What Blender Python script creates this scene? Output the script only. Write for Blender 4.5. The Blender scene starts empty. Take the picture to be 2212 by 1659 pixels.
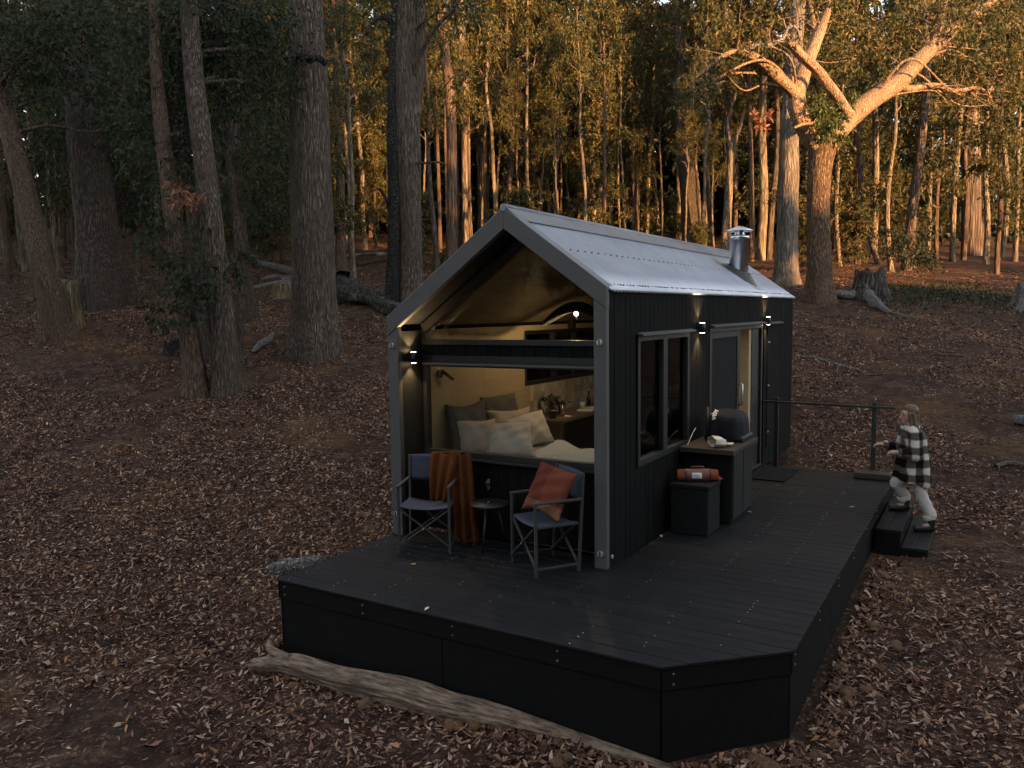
import bpy, bmesh, math, random
import numpy as np
from mathutils import Vector, Matrix
sc = bpy.context.scene
R = math.radians

# ---------------------------------------------------------------- camera, sky, sun, exposure
cam_d = bpy.data.cameras.new('camera'); cam = bpy.data.objects.new('camera', cam_d); sc.collection.objects.link(cam)
cam_d.sensor_width = 36; cam_d.lens = 1715.57 / 2212 * 36; cam_d.clip_start = .1; cam_d.clip_end = 2000
cr, cu, cf = Vector((.8556, .5173, -.0135)), Vector((-.0348, .0837, .9959)), Vector((-.5163, .8517, -.0896))
cam.matrix_world = Matrix(((cr.x, cu.x, -cf.x, 5.3262), (cr.y, cu.y, -cf.y, -6.3357), (cr.z, cu.z, -cf.z, 2.3009), (0, 0, 0, 1)))
sc.camera = cam
SUN_EL = 6.5; SUN_AZ = 113.8          # sun stands low behind and to the right of the viewer
world = bpy.data.worlds.new('World'); sc.world = world; world.use_nodes = True
wn = world.node_tree; bg = wn.nodes['Background']
sky = wn.nodes.new('ShaderNodeTexSky'); sky.sky_type = 'NISHITA'; sky.sun_disc = False
sky.sun_elevation = R(SUN_EL); sky.sun_rotation = R(SUN_AZ); sky.air_density = 1.0; sky.dust_density = .6; sky.ozone_density = 1.5
hs_ = wn.nodes.new('ShaderNodeHueSaturation'); hs_.inputs['Saturation'].default_value = .3; wn.links.new(sky.outputs[0], hs_.inputs['Color']); wn.links.new(hs_.outputs[0], bg.inputs[0]); bg.inputs[1].default_value = .15
sl = bpy.data.lights.new('sun', 'SUN'); sl.energy = 4.3; sl.angle = R(.6); sl.color = (1, .5, .175)
sun = bpy.data.objects.new('sun', sl); sc.collection.objects.link(sun)
sd = Vector((math.sin(R(SUN_AZ)) * math.cos(R(SUN_EL)), math.cos(R(SUN_AZ)) * math.cos(R(SUN_EL)), math.sin(R(SUN_EL))))
sun.rotation_euler = sd.to_track_quat('Z', 'Y').to_euler(); sun.location = (20, -10, 20)
vs = sc.view_settings; vs.view_transform = 'Standard'; vs.look = 'None'; vs.gamma = 1; vs.use_curve_mapping = False; vs.exposure = 2.3
sc.cycles.max_bounces = 4; sc.cycles.diffuse_bounces = 2; sc.cycles.glossy_bounces = 2; sc.cycles.transmission_bounces = 3; sc.cycles.use_adaptive_sampling = True; sc.cycles.adaptive_threshold = .04; sc.cycles.transparent_max_bounces = 12

# ---------------------------------------------------------------- helpers
COL = sc.collection
def tag(o, label=None, cat=None, group=None, kind=None):
    if label: o['label'] = label
    if cat: o['category'] = cat
    if group: o['group'] = group
    if kind: o['kind'] = kind
    return o
def wmat(o): return o.matrix_basis.copy() if o.parent is None else wmat(o.parent) @ o.matrix_parent_inverse @ o.matrix_basis
def link(o, parent=None):
    COL.objects.link(o)
    if parent is not None:
        o.parent = parent
        o.matrix_parent_inverse = wmat(parent).inverted()
    return o
def thing(name, label, cat, loc=(0, 0, 0), rz=0, group=None):
    o = bpy.data.objects.new(name, None); o.location = loc; o.rotation_euler = (0, 0, rz); o.empty_display_size = .1
    COL.objects.link(o); return tag(o, label, cat, group)
def local(o):          # parts built in their thing's own coordinates
    o.matrix_parent_inverse = Matrix(); return o
def npmesh(name, V, F, mats, smooth=False):
    me = bpy.data.meshes.new(name); V = np.ascontiguousarray(V, np.float32); F = np.ascontiguousarray(F, np.int32); k = F.shape[1]
    me.vertices.add(len(V)); me.vertices.foreach_set('co', V.ravel())
    me.loops.add(F.size); me.loops.foreach_set('vertex_index', F.ravel())
    me.polygons.add(len(F)); me.polygons.foreach_set('loop_start', np.arange(len(F), dtype=np.int32) * k)
    if smooth: me.polygons.foreach_set('use_smooth', np.ones(len(F), bool))
    me.update(calc_edges=True)
    for m in (mats if isinstance(mats, list) else [mats]): me.materials.append(m)
    return me
def npobj(name, V, F, mat, parent=None, smooth=False):
    return link(bpy.data.objects.new(name, npmesh(name, V, F, mat, smooth)), parent)
class MB:
    """collects simple shapes; build() links them as one mesh object"""
    def __init__(s): s.v = []; s.f = []; s.sm = []
    def add(s, v, f, smooth=False):
        n = len(s.v); s.v += [tuple(map(float, p)) for p in v]; s.f += [tuple(int(i) + n for i in q) for q in f]; s.sm += [smooth] * len(f); return s
    def box(s, x0, x1, y0, y1, z0, z1):
        return s.add([(x0, y0, z0), (x1, y0, z0), (x1, y1, z0), (x0, y1, z0), (x0, y0, z1), (x1, y0, z1), (x1, y1, z1), (x0, y1, z1)],
                     [(3, 2, 1, 0), (4, 5, 6, 7), (0, 1, 5, 4), (1, 2, 6, 5), (2, 3, 7, 6), (3, 0, 4, 7)])
    def prism(s, poly, axis, a, b):      # poly: 2-D outline in the plane across the axis; counter-clockwise or not
        def p3(p, h): return {'x': (h, p[0], p[1]), 'y': (p[0], h, p[1]), 'z': (p[0], p[1], h)}[axis]
        n = len(poly); v = [p3(p, a) for p in poly] + [p3(p, b) for p in poly]
        return s.add(v, [tuple(range(n - 1, -1, -1)), tuple(range(n, 2 * n))] + [(i, (i + 1) % n, n + (i + 1) % n, n + i) for i in range(n)])
    def bar(s, p, q, w, h=None, up=(0, 0, 1)):
        h = h or w; p, q = Vector(p), Vector(q); d = (q - p).normalized(); u = Vector(up)
        if abs(d.dot(u)) > .98: u = Vector((1, 0, 0))
        a = d.cross(u).normalized() * w / 2; b = a.normalized().cross(d) * h / 2
        v = [p - a - b, p + a - b, p + a + b, p - a + b, q - a - b, q + a - b, q + a + b, q - a + b]
        return s.add(v, [(3, 2, 1, 0), (4, 5, 6, 7), (0, 1, 5, 4), (1, 2, 6, 5), (2, 3, 7, 6), (3, 0, 4, 7)])
    def tube(s, pts, rad, n=10, cap=True, smooth=True):
        pts = [Vector(p) for p in pts]; rad = rad if isinstance(rad, (list, tuple)) else [rad] * len(pts)
        v = []; f = []; prev = None
        for i, p in enumerate(pts):
            d = (pts[min(i + 1, len(pts) - 1)] - pts[max(i - 1, 0)]).normalized()
            u = prev if prev is not None else (Vector((0, 0, 1)) if abs(d.z) < .9 else Vector((1, 0, 0)))
            a = (u - d * u.dot(d)).normalized(); prev = a; b = d.cross(a)
            v += [p + (a * math.cos(2 * math.pi * k / n) + b * math.sin(2 * math.pi * k / n)) * rad[i] for k in range(n)]
        for i in range(len(pts) - 1):
            f += [(i * n + k, i * n + (k + 1) % n, (i + 1) * n + (k + 1) % n, (i + 1) * n + k) for k in range(n)]
        s.add(v, f, smooth)
        if cap:
            m = len(s.v) - len(v); e = (len(pts) - 1) * n
            s.f += [tuple(m + k for k in range(n - 1, -1, -1)), tuple(m + e + k for k in range(n))]; s.sm += [False, False]
        return s
    def lathe(s, prof, n=20, c=(0, 0, 0), smooth=True):     # prof: (radius, z)
        v = [(c[0] + r * math.cos(2 * math.pi * k / n), c[1] + r * math.sin(2 * math.pi * k / n), c[2] + z) for r, z in prof for k in range(n)]
        f = [(i * n + k, i * n + (k + 1) % n, (i + 1) * n + (k + 1) % n, (i + 1) * n + k) for i in range(len(prof) - 1) for k in range(n)]
        return s.add(v, f, smooth)
    def grid(s, fn, nu, nv, smooth=True):
        v = [fn(i / nu, j / nv) for j in range(nv + 1) for i in range(nu + 1)]
        f = [(j * (nu + 1) + i, j * (nu + 1) + i + 1, (j + 1) * (nu + 1) + i + 1, (j + 1) * (nu + 1) + i) for j in range(nv) for i in range(nu)]
        return s.add(v, f, smooth)
    def mesh(s, name, mat):
        me = bpy.data.meshes.new(name); me.from_pydata(s.v, [], s.f); me.polygons.foreach_set('use_smooth', s.sm); me.update()
        for m in (mat if isinstance(mat, list) else [mat]): me.materials.append(m)
        return me
    def build(s, name, mat, parent=None, bevel=0, solid=0, subd=0):
        o = link(bpy.data.objects.new(name, s.mesh(name, mat)), parent)
        if solid: m = o.modifiers.new('thickness', 'SOLIDIFY'); m.thickness = solid
        if subd: m = o.modifiers.new('round', 'SUBSURF'); m.levels = m.render_levels = subd
        if bevel: m = o.modifiers.new('edge', 'BEVEL'); m.width = bevel; m.segments = 2; m.limit_method = 'ANGLE'; m.angle_limit = R(40)
        return o
def baked(o):          # apply the modifiers of an object
    dg = bpy.context.evaluated_depsgraph_get(); me = bpy.data.meshes.new_from_object(o.evaluated_get(dg)); o.modifiers.clear(); o.data = me; return o

# value noise
def _hash(i, j, k, seed):
    n = (i * 374761393 + j * 668265263 + k * 2147483647 + seed * 974634777) & 0xffffffff
    n = ((n ^ (n >> 13)) * 1274126177) & 0xffffffff
    return ((n ^ (n >> 16)) & 0xffff) / 65535.0
def vnoise(P, seed=0):
    P = np.asarray(P, float); I = np.floor(P).astype(np.int64); Fr = P - I; Fr = Fr * Fr * (3 - 2 * Fr); out = 0
    for a in (0, 1):
        for b in (0, 1):
            for c in (0, 1):
                w = (Fr[..., 0] if a else 1 - Fr[..., 0]) * (Fr[..., 1] if b else 1 - Fr[..., 1]) * (Fr[..., 2] if c else 1 - Fr[..., 2])
                out = out + w * _hash(I[..., 0] + a, I[..., 1] + b, I[..., 2] + c, seed)
    return out * 2 - 1

# ---------------------------------------------------------------- materials
def nodes(name):
    m = bpy.data.materials.new(name); m.use_nodes = True; nt = m.node_tree; return m, nt, nt.nodes['Principled BSDF']
def N(nt, t, **kw):
    n = nt.nodes.new(t)
    for k, v in kw.items(): setattr(n, k, v)
    return n
def ramp(nt, stops, fac):
    r = N(nt, 'ShaderNodeValToRGB'); e = r.color_ramp.elements
    while len(e) < len(stops): e.new(.5)
    for el, (p, c) in zip(e, stops): el.position = p; el.color = (*c, 1)
    nt.links.new(fac, r.inputs[0]); return r.outputs[0]
def coords(nt, scale=(1, 1, 1), kind='Object'):
    t = N(nt, 'ShaderNodeTexCoord'); m = N(nt, 'ShaderNodeMapping'); m.inputs['Scale'].default_value = scale
    nt.links.new(t.outputs[kind], m.inputs[0]); return m.outputs[0]
def noise(nt, vec, scale, detail=6, rough=.6):
    n = N(nt, 'ShaderNodeTexNoise'); n.inputs['Scale'].default_value = scale; n.inputs['Detail'].default_value = detail; n.inputs['Roughness'].default_value = rough
    nt.links.new(vec, n.inputs['Vector']); return n.outputs['Fac']
def bump(nt, b, h, strength=.3, dist=.02):
    n = N(nt, 'ShaderNodeBump'); n.inputs['Strength'].default_value = strength; n.inputs['Distance'].default_value = dist
    nt.links.new(h, n.inputs['Height']); nt.links.new(n.outputs[0], b.inputs['Normal'])
def mathn(nt, op, a, b=None, c=None):
    n = N(nt, 'ShaderNodeMath', operation=op)
    for i, v in enumerate((a, b, c)):
        if v is None: continue
        if isinstance(v, (int, float)): n.inputs[i].default_value = v
        else: nt.links.new(v, n.inputs[i])
    return n.outputs[0]
def mixc(nt, fac, a, b, mode='MIX'):
    n = N(nt, 'ShaderNodeMix', data_type='RGBA', blend_type=mode)
    for i, v in ((0, fac), (6, a), (7, b)):
        if isinstance(v, (int, float)): n.inputs[i].default_value = v
        elif isinstance(v, tuple): n.inputs[i].default_value = (*v, 1)
        else: nt.links.new(v, n.inputs[i])
    return n.outputs[2]
def plain(name, c1, c2=None, scale=8, rough=.6, metal=0, bmp=0, stretch=(1, 1, 1), detail=6, per_obj=0, rough2=None, spec=.5, bdist=.01):
    m, nt, b = nodes(name); v = coords(nt, stretch); n = noise(nt, v, scale, detail)
    c2 = c2 or tuple(x * .8 for x in c1); col = ramp(nt, [(.3, c1), (.7, c2)], n)
    if per_obj:
        oi = N(nt, 'ShaderNodeObjectInfo'); k = mathn(nt, 'MULTIPLY_ADD', oi.outputs['Random'], per_obj, 1 - per_obj / 2)
        cc = N(nt, 'ShaderNodeCombineColor')
        for i in range(3): nt.links.new(k, cc.inputs[i])
        col = mixc(nt, 1.0, col, cc.outputs[0], 'MULTIPLY')
    nt.links.new(col, b.inputs['Base Color']); b.inputs['Metallic'].default_value = metal; b.inputs['Specular IOR Level'].default_value = spec
    if rough2 is not None:
        r = N(nt, 'ShaderNodeMapRange'); r.inputs[1].default_value = .3; r.inputs[2].default_value = .7; r.inputs[3].default_value = rough; r.inputs[4].default_value = rough2
        nt.links.new(noise(nt, v, scale * .6, 4), r.inputs[0]); nt.links.new(r.outputs[0], b.inputs['Roughness'])
    else: b.inputs['Roughness'].default_value = rough
    if bmp: bump(nt, b, n, bmp, bdist)
    return m
def dust_or_sheen(m, c, scale, amt, lo=.5, hi=.72):
    nt = m.node_tree; b = nt.nodes['Principled BSDF']; src = b.inputs['Base Color'].links[0].from_socket; n = noise(nt, coords(nt, (1, 1, 1)), scale, 7, .7)
    f = mathn(nt, 'MULTIPLY', ramp(nt, [(lo, (0, 0, 0)), (hi, (1, 1, 1))], n), amt); nt.links.new(mixc(nt, f, src, c), b.inputs['Base Color'])
def bark(name, dark, mid, light, fs=(20, 20, 1.15), crack=.75, moss=None):
    m, nt, b = nodes(name); v = coords(nt, fs); n = noise(nt, v, 1.6, 9, .7)
    col = ramp(nt, [(.36, tuple(x * .6 for x in dark)), (.5, mid), (.62, tuple(x * 1.25 for x in light))], n)
    vo = N(nt, 'ShaderNodeTexVoronoi', feature='DISTANCE_TO_EDGE'); vo.inputs['Scale'].default_value = 1.25
    wv = N(nt, 'ShaderNodeVectorMath', operation='ADD'); nn = N(nt, 'ShaderNodeTexNoise'); nn.inputs['Scale'].default_value = 1.2
    nt.links.new(v, nn.inputs['Vector']); nt.links.new(v, wv.inputs[0]); nt.links.new(nn.outputs['Color'], wv.inputs[1]); nt.links.new(wv.outputs[0], vo.inputs['Vector'])
    cr_ = ramp(nt, [(0.02, (0, 0, 0)), (.24, (1, 1, 1))], vo.outputs['Distance'])
    col = mixc(nt, mathn(nt, 'MULTIPLY', mathn(nt, 'SUBTRACT', 1, cr_), crack), col, tuple(x * .18 for x in dark))  # cracks darkened in the colour, standing in for shade in their depth
    big = noise(nt, coords(nt, (.9, .9, .45)), 1.3, 4); col = mixc(nt, ramp(nt, [(.42, (0, 0, 0)), (.62, (.55, .55, .55))], big), col, moss or tuple(x * .55 for x in mid))
    nt.links.new(col, b.inputs['Base Color']); b.inputs['Roughness'].default_value = .9; b.inputs['Specular IOR Level'].default_value = .2
    h = mathn(nt, 'ADD', mathn(nt, 'MULTIPLY', n, .6), mathn(nt, 'MULTIPLY', cr_, .6)); bump(nt, b, h, 1.0, .05)
    return m
def leafmat(name, stops, trans=.35, rough=.5, spec=.35):
    m, nt, b = nodes(name); g = N(nt, 'ShaderNodeNewGeometry'); col = ramp(nt, stops, g.outputs['Random Per Island'])
    nt.links.new(col, b.inputs['Base Color']); b.inputs['Roughness'].default_value = rough; b.inputs['Specular IOR Level'].default_value = spec
    if trans:
        t = N(nt, 'ShaderNodeBsdfTranslucent'); nt.links.new(col, t.inputs[0]); mx = N(nt, 'ShaderNodeMixShader'); mx.inputs[0].default_value = trans
        nt.links.new(b.outputs[0], mx.inputs[1]); nt.links.new(t.outputs[0], mx.inputs[2]); nt.links.new(mx.outputs[0], nt.nodes['Material Output'].inputs[0])
    return m
def emit(name, c, s):
    m = bpy.data.materials.new(name); m.use_nodes = True; nt = m.node_tree; nt.nodes.clear(); e = N(nt, 'ShaderNodeEmission'); o = N(nt, 'ShaderNodeOutputMaterial')
    e.inputs[0].default_value = (*c, 1); e.inputs[1].default_value = s; nt.links.new(e.outputs[0], o.inputs[0]); return m
def glassmat(name, tint=(.9, .93, .92), ior=1.5):
    m = bpy.data.materials.new(name); m.use_nodes = True; nt = m.node_tree; nt.nodes.clear(); o = N(nt, 'ShaderNodeOutputMaterial')
    t = N(nt, 'ShaderNodeBsdfTransparent'); t.inputs[0].default_value = (*tint, 1); g = N(nt, 'ShaderNodeBsdfGlossy'); g.inputs['Roughness'].default_value = .01
    f = N(nt, 'ShaderNodeFresnel'); f.inputs[0].default_value = ior; mx = N(nt, 'ShaderNodeMixShader')
    nt.links.new(f.outputs[0], mx.inputs[0]); nt.links.new(t.outputs[0], mx.inputs[1]); nt.links.new(g.outputs[0], mx.inputs[2]); nt.links.new(mx.outputs[0], o.inputs[0]); return m
M = {}
M['board'] = plain('black_stained_timber', (.0042, .0042, .0044), (.0068, .0067, .0066), 6, .85, bmp=.25, stretch=(9, 9, .6), per_obj=.5, spec=.1)
M['deck'] = plain('black_deck_board', (.0055, .0057, .0072), (.0105, .0105, .0125), 5, .5, bmp=.3, stretch=(.5, 9, 9), per_obj=.4, rough2=.66, spec=.22)
M['skirt'] = plain('black_cement_panel', (.0058, .0058, .006), (.0088, .0086, .0085), 14, .9, bmp=.15, per_obj=.15, spec=.12)
M['fascia'] = plain('dark_fascia_timber', (.0062, .0058, .0055), (.0105, .0095, .0088), 6, .85, bmp=.2, stretch=(.6, 6, 6), spec=.1)
M['portal'] = plain('charcoal_metal', (.062, .0605, .0605), (.078, .0765, .076), 60, .6, bmp=.05)
M['roof'] = plain('zinc_sheet', (.37, .385, .44), (.46, .47, .52), 2.5, .28, metal=.95, rough2=.4)
M['cap'] = plain('ridge_cap_metal', (.2, .205, .225), (.26, .265, .285), 3, .5, metal=.4)
M['black'] = plain('black_powder_coat', (.007, .007, .0072), (.01, .01, .01), 20, .5)
M['blackm'] = plain('black_matt', (.007, .007, .0072), (.011, .011, .011), 20, .85, spec=.2)
M['steel'] = plain('galvanised_steel', (.55, .57, .6), (.7, .71, .72), 5, .3, metal=1)
M['bolt'] = plain('bolt_steel', (.6, .6, .6), (.7, .7, .7), 5, .35, metal=.9)
M['rubber'] = plain('black_rubber', (.015, .015, .016), (.02, .02, .02), 8, .35)
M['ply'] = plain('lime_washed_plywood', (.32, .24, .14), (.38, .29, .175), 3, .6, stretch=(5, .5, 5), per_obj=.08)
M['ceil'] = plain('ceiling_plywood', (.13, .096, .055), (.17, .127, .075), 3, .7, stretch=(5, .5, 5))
M['tile'] = plain('handmade_tile', (.34, .3, .25), (.42, .37, .3), 2, .3, per_obj=.7)
M['wood'] = plain('dark_bench_top', (.018, .012, .0085), (.032, .021, .014), 5, .6, bmp=.1, stretch=(8, 1, 8))
M['desk'] = plain('oiled_desk_timber', (.1, .065, .04), (.16, .105, .06), 5, .35, stretch=(8, 1, 8))
M['floor_in'] = plain('cabin_floor', (.16, .11, .07), (.2, .14, .09), 4, .5, stretch=(8, 1, 8))
M['linen'] = plain('oatmeal_linen', (.52, .45, .4), (.6, .53, .47), 30, .9, bmp=.3, spec=.1)
M['linen2'] = plain('pink_oat_linen', (.38, .3, .25), (.46, .37, .31), 30, .9, bmp=.3, spec=.1)
M['duvet'] = plain('pale_grey_linen', (.46, .49, .53), (.54, .56, .6), 22, .9, bmp=.35, spec=.1)
M['sheet'] = plain('mauve_linen', (.3, .25, .23), (.36, .3, .27), 22, .9, bmp=.3, spec=.1)
M['darklinen'] = plain('charcoal_linen', (.075, .072, .066), (.1, .096, .09), 22, .9, bmp=.3, spec=.1)
M['sling'] = plain('navy_canvas', (.042, .05, .076), (.056, .066, .095), 60, .85, bmp=.2, spec=.2)
M['chair'] = plain('charcoal_chair_frame', (.03, .03, .031), (.04, .04, .041), 20, .5)
M['throw'] = plain('rust_wool', (.068, .022, .008), (.095, .032, .012), 26, .95, bmp=.5, spec=.05)
M['rustroll'] = plain('terracotta_blanket', (.19, .053, .028), (.23, .07, .037), 40, .95, bmp=.3, spec=.05)
M['leather'] = plain('brown_leather', (.13, .055, .035), (.17, .075, .045), 20, .6, bmp=.2)
M['paper'] = plain('white_paper', (.66, .66, .64), (.72, .71, .69), 10, .8)
M['ink'] = plain('grey_print', (.2, .2, .2), (.24, .24, .24), 10, .8)
M['navy'] = plain('navy_cover', (.005, .0065, .0125), (.009, .0115, .019), 9, .7, spec=.2, bmp=.3)
M['white'] = plain('white_print', (.6, .62, .66), (.68, .69, .72), 10, .7)
M['canvas'] = plain('cream_canvas', (.55, .5, .42), (.62, .57, .48), 30, .95, bmp=.4, spec=.1)
M['glass'] = glassmat('window_glass')
M['tglass'] = glassmat('table_glass', (.97, .97, .97))
M['wine'] = glassmat('white_wine', (.95, .8, .35), 1.33)
M['mug'] = plain('white_glaze', (.6, .57, .52), (.65, .62, .57), 6, .3)
M['bottle'] = plain('dark_bottle_glass', (.012, .01, .008), (.016, .013, .01), 6, .1)
M['plantleaf'] = leafmat('vase_leaves', [(0, (.02, .035, .015)), (1, (.05, .075, .03))], .2)
M['bulb'] = emit('warm_bulb', (1, .6, .22), 14)
M['lampface'] = emit('warm_lamp_face', (1, .7, .38), 9)
M['skin'] = plain('skin', (.42, .25, .18), (.46, .28, .2), 10, .5)
M['hair'] = plain('ash_blonde_hair', (.04, .025, .014), (.17, .11, .058), 22, .55, stretch=(6, 6, .8), bmp=.3)
M['trouser'] = plain('white_denim', (.48, .45, .43), (.56, .53, .5), 8, .9, bmp=.2, spec=.1)
M['boot'] = plain('black_leather_boot', (.013, .012, .012), (.02, .019, .018), 10, .4)
M['rattan'] = plain('black_woven_rattan', (.008, .0065, .005), (.016, .013, .01), 40, .6)
M['brass'] = plain('brass', (.6, .42, .16), (.7, .5, .2), 6, .25, metal=1)
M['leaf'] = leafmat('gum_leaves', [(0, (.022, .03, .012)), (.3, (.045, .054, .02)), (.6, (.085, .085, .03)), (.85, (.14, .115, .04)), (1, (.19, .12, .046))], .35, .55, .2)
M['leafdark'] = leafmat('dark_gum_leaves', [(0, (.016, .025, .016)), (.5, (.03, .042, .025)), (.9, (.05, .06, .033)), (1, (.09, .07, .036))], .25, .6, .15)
M['leafbr'] = leafmat('bright_green_leaves', [(0, (.035, .055, .015)), (1, (.09, .11, .03))])
M['leafdead'] = leafmat('dead_red_leaves', [(0, (.13, .05, .025)), (.5, (.24, .1, .05)), (1, (.32, .16, .09))], .25)
M['litter'] = leafmat('fallen_leaves', [(0, (.032, .0152, .0115)), (.32, (.1, .049, .036)), (.55, (.185, .1, .071)), (.74, (.275, .17, .116)), (.87, (.37, .265, .19)), (.93, (.3, .13, .048)), (1, (.5, .4, .31))], 0, .85, .08)
M['barkstr'] = bark('stringy_bark', (.075, .055, .044), (.14, .106, .085), (.21, .17, .14))
M['barkdark'] = bark('dark_stringy_bark', (.055, .04, .033), (.1, .075, .06), (.155, .122, .1))
M['barkred'] = bark('reddish_bark', (.08, .052, .038), (.145, .096, .068), (.205, .142, .104), crack=.5)
M['barkpale'] = bark('pale_gum_bark', (.1, .08, .058), (.175, .14, .1), (.25, .2, .145), (6, 6, 1.1), .35)
M['barkgrey'] = bark('silver_grey_bark', (.1, .085, .073), (.165, .14, .12), (.23, .2, .175), (9, 9, .8), .6)
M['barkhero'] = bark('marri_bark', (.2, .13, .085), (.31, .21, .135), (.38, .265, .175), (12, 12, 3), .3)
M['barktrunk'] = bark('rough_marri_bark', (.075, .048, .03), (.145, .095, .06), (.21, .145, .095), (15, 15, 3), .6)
M['deadwood'] = bark('weathered_wood', (.1, .075, .058), (.23, .18, .14), (.34, .285, .235), (22, 22, 22), .35)
M['greywood'] = bark('grey_dead_wood', (.11, .1, .095), (.22, .205, .195), (.33, .31, .295), (14, 14, 14), .4)
M['charred'] = bark('charred_wood', (.012, .011, .01), (.03, .028, .026), (.09, .085, .08), (10, 10, 10), .5)
M['oldstump'] = bark('hollow_stump_wood', (.018, .016, .014), (.06, .055, .048), (.2, .185, .16), (7, 7, .7), .6)
M['stumpwood'] = bark('mossy_stump_wood', (.07, .055, .03), (.16, .125, .07), (.24, .19, .115), (12, 12, 1.2), .4)
def logmat():
    m, nt, b = nodes('log_wood'); v = coords(nt, (5, 5, 5)); return m
def groundmat():
    m, nt, b = nodes('forest_floor'); v = coords(nt)
    base = ramp(nt, [(.35, (.018, .0105, .008)), (.52, (.047, .0265, .019)), (.68, (.115, .068, .048))], noise(nt, v, 3.2, 10, .75))
    sand = ramp(nt, [(.5, (0, 0, 0)), (.64, (1, 1, 1))], noise(nt, v, .5, 6, .65))
    col = mixc(nt, mathn(nt, 'MULTIPLY', sand, .6), base, ramp(nt, [(.35, (.07, .038, .016)), (.7, (.19, .105, .042))], noise(nt, v, 9, 8, .7)))
    vo = N(nt, 'ShaderNodeTexVoronoi'); vo.inputs['Scale'].default_value = 24; dn = N(nt, 'ShaderNodeTexNoise'); dn.inputs['Scale'].default_value = 9; dn.inputs['Detail'].default_value = 4
    dv = N(nt, 'ShaderNodeVectorMath', operation='MULTIPLY_ADD'); dv.inputs[1].default_value = (.22, .22, .1); nt.links.new(v, dn.inputs['Vector']); nt.links.new(dn.outputs['Color'], dv.inputs[0]); nt.links.new(v, dv.inputs[2]); nt.links.new(dv.outputs[0], vo.inputs['Vector'])
    sp = N(nt, 'ShaderNodeSeparateColor'); nt.links.new(vo.outputs['Color'], sp.inputs[0])
    lc = ramp(nt, [(.0, (.03, .017, .013)), (.5, (.095, .056, .04)), (.85, (.19, .125, .088)), (1, (.28, .2, .145))], sp.outputs[0])
    dens = ramp(nt, [(.35, (.15, .15, .15)), (.6, (.8, .8, .8))], noise(nt, v, .8, 6, .65))
    pick = mathn(nt, 'MULTIPLY', mathn(nt, 'LESS_THAN', vo.outputs['Distance'], .5), mathn(nt, 'MULTIPLY', mathn(nt, 'GREATER_THAN', sp.outputs[1], .35), dens))
    col = mixc(nt, pick, col, lc); nt.links.new(col, b.inputs['Base Color']); b.inputs['Roughness'].default_value = .95; b.inputs['Specular IOR Level'].default_value = .1
    h = mathn(nt, 'ADD', mathn(nt, 'MULTIPLY', noise(nt, v, 11, 8, .7), 1), mathn(nt, 'MULTIPLY', vo.outputs['Distance'], -.6)); bump(nt, b, h, .8, .05)
    return m
M['ground'] = groundmat()
dust_or_sheen(M['deck'], (.024, .0235, .0255), 1.7, .5); dust_or_sheen(M['skirt'], (.02, .017, .015), 2.6, .25); dust_or_sheen(M['board'], (.012, .0118, .0115), 1.5, .5); dust_or_sheen(M['roof'], (.24, .235, .245), 1.3, .4); dust_or_sheen(M['portal'], (.05, .048, .046), 4, .5); dust_or_sheen(M['blackm'], (.02, .02, .02), 5, .4)  # dust blotches; those on the deck also paint in its bluish sheen
# ---------------------------------------------------------------- ground shape
SV = np.array([-400, -90, -60, -35, -20, -5, -2, 0, 2.5, 6, 10.8, 16, 27, 38, 54, 90, 160, 400.])
ZV = np.array([6, 5, 2.5, -.9, -1.1, -.85, -.68, -.6, -.42, .1, 1.1, 2.2, 4.0, 5.6, 8.0, 12.5, 18, 24.])
def _hermite(x, X, Y):
    d = np.diff(Y) / np.diff(X); m = np.zeros(len(X)); m[0] = d[0]; m[-1] = d[-1]
    m[1:-1] = np.where(d[:-1] * d[1:] > 0, 2 * d[:-1] * d[1:] / (d[:-1] + d[1:] + 1e-12), 0)
    x = np.clip(x, X[0], X[-1]); i = np.clip(np.searchsorted(X, x) - 1, 0, len(X) - 2)
    h = X[i + 1] - X[i]; t = (x - X[i]) / h
    return ((1 + 2 * t) * (1 - t) ** 2) * Y[i] + t * (1 - t) ** 2 * h * m[i] + t * t * (3 - 2 * t) * Y[i + 1] + t * t * (t - 1) * h * m[i + 1]
def gh(x, y):
    x = np.asarray(x, float); y = np.asarray(y, float)
    s = -.518 * (x - 2) + .855 * y; t = .855 * (x - 2) + .518 * y
    z = _hermite(s, SV, ZV)
    z = z - .03 * np.clip(t, -45, 45) * np.clip((s - 3) / 12, 0, 1) * np.clip(1.6 - s / 100, .2, 1)
    z = z + .035 * np.clip(t, -4, 4) * np.clip((5 - s) / 5, 0, 1) * np.clip((s + 12) / 6, 0, 1)
    z = z - .28 * np.exp(-(((x - 2.2) / 3.4) ** 2 + ((y - 7) / 3.2) ** 2))
    far = np.clip((np.hypot(x - 2, y - 2) - 4) / 8, 0, 1)
    z = z + far * (.10 * np.sin(.55 * x + .3 * y + 1) * np.sin(.4 * y - .2 * x + 2) + .05 * np.sin(1.3 * x + 2) * np.sin(1.1 * y + .6))
    z = z + .015 * np.sin(2.9 * x + 1.2) * np.sin(3.3 * y + .5) + .01 * np.sin(6.1 * x + y) * np.sin(5.7 * y - x)
    return z
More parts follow.
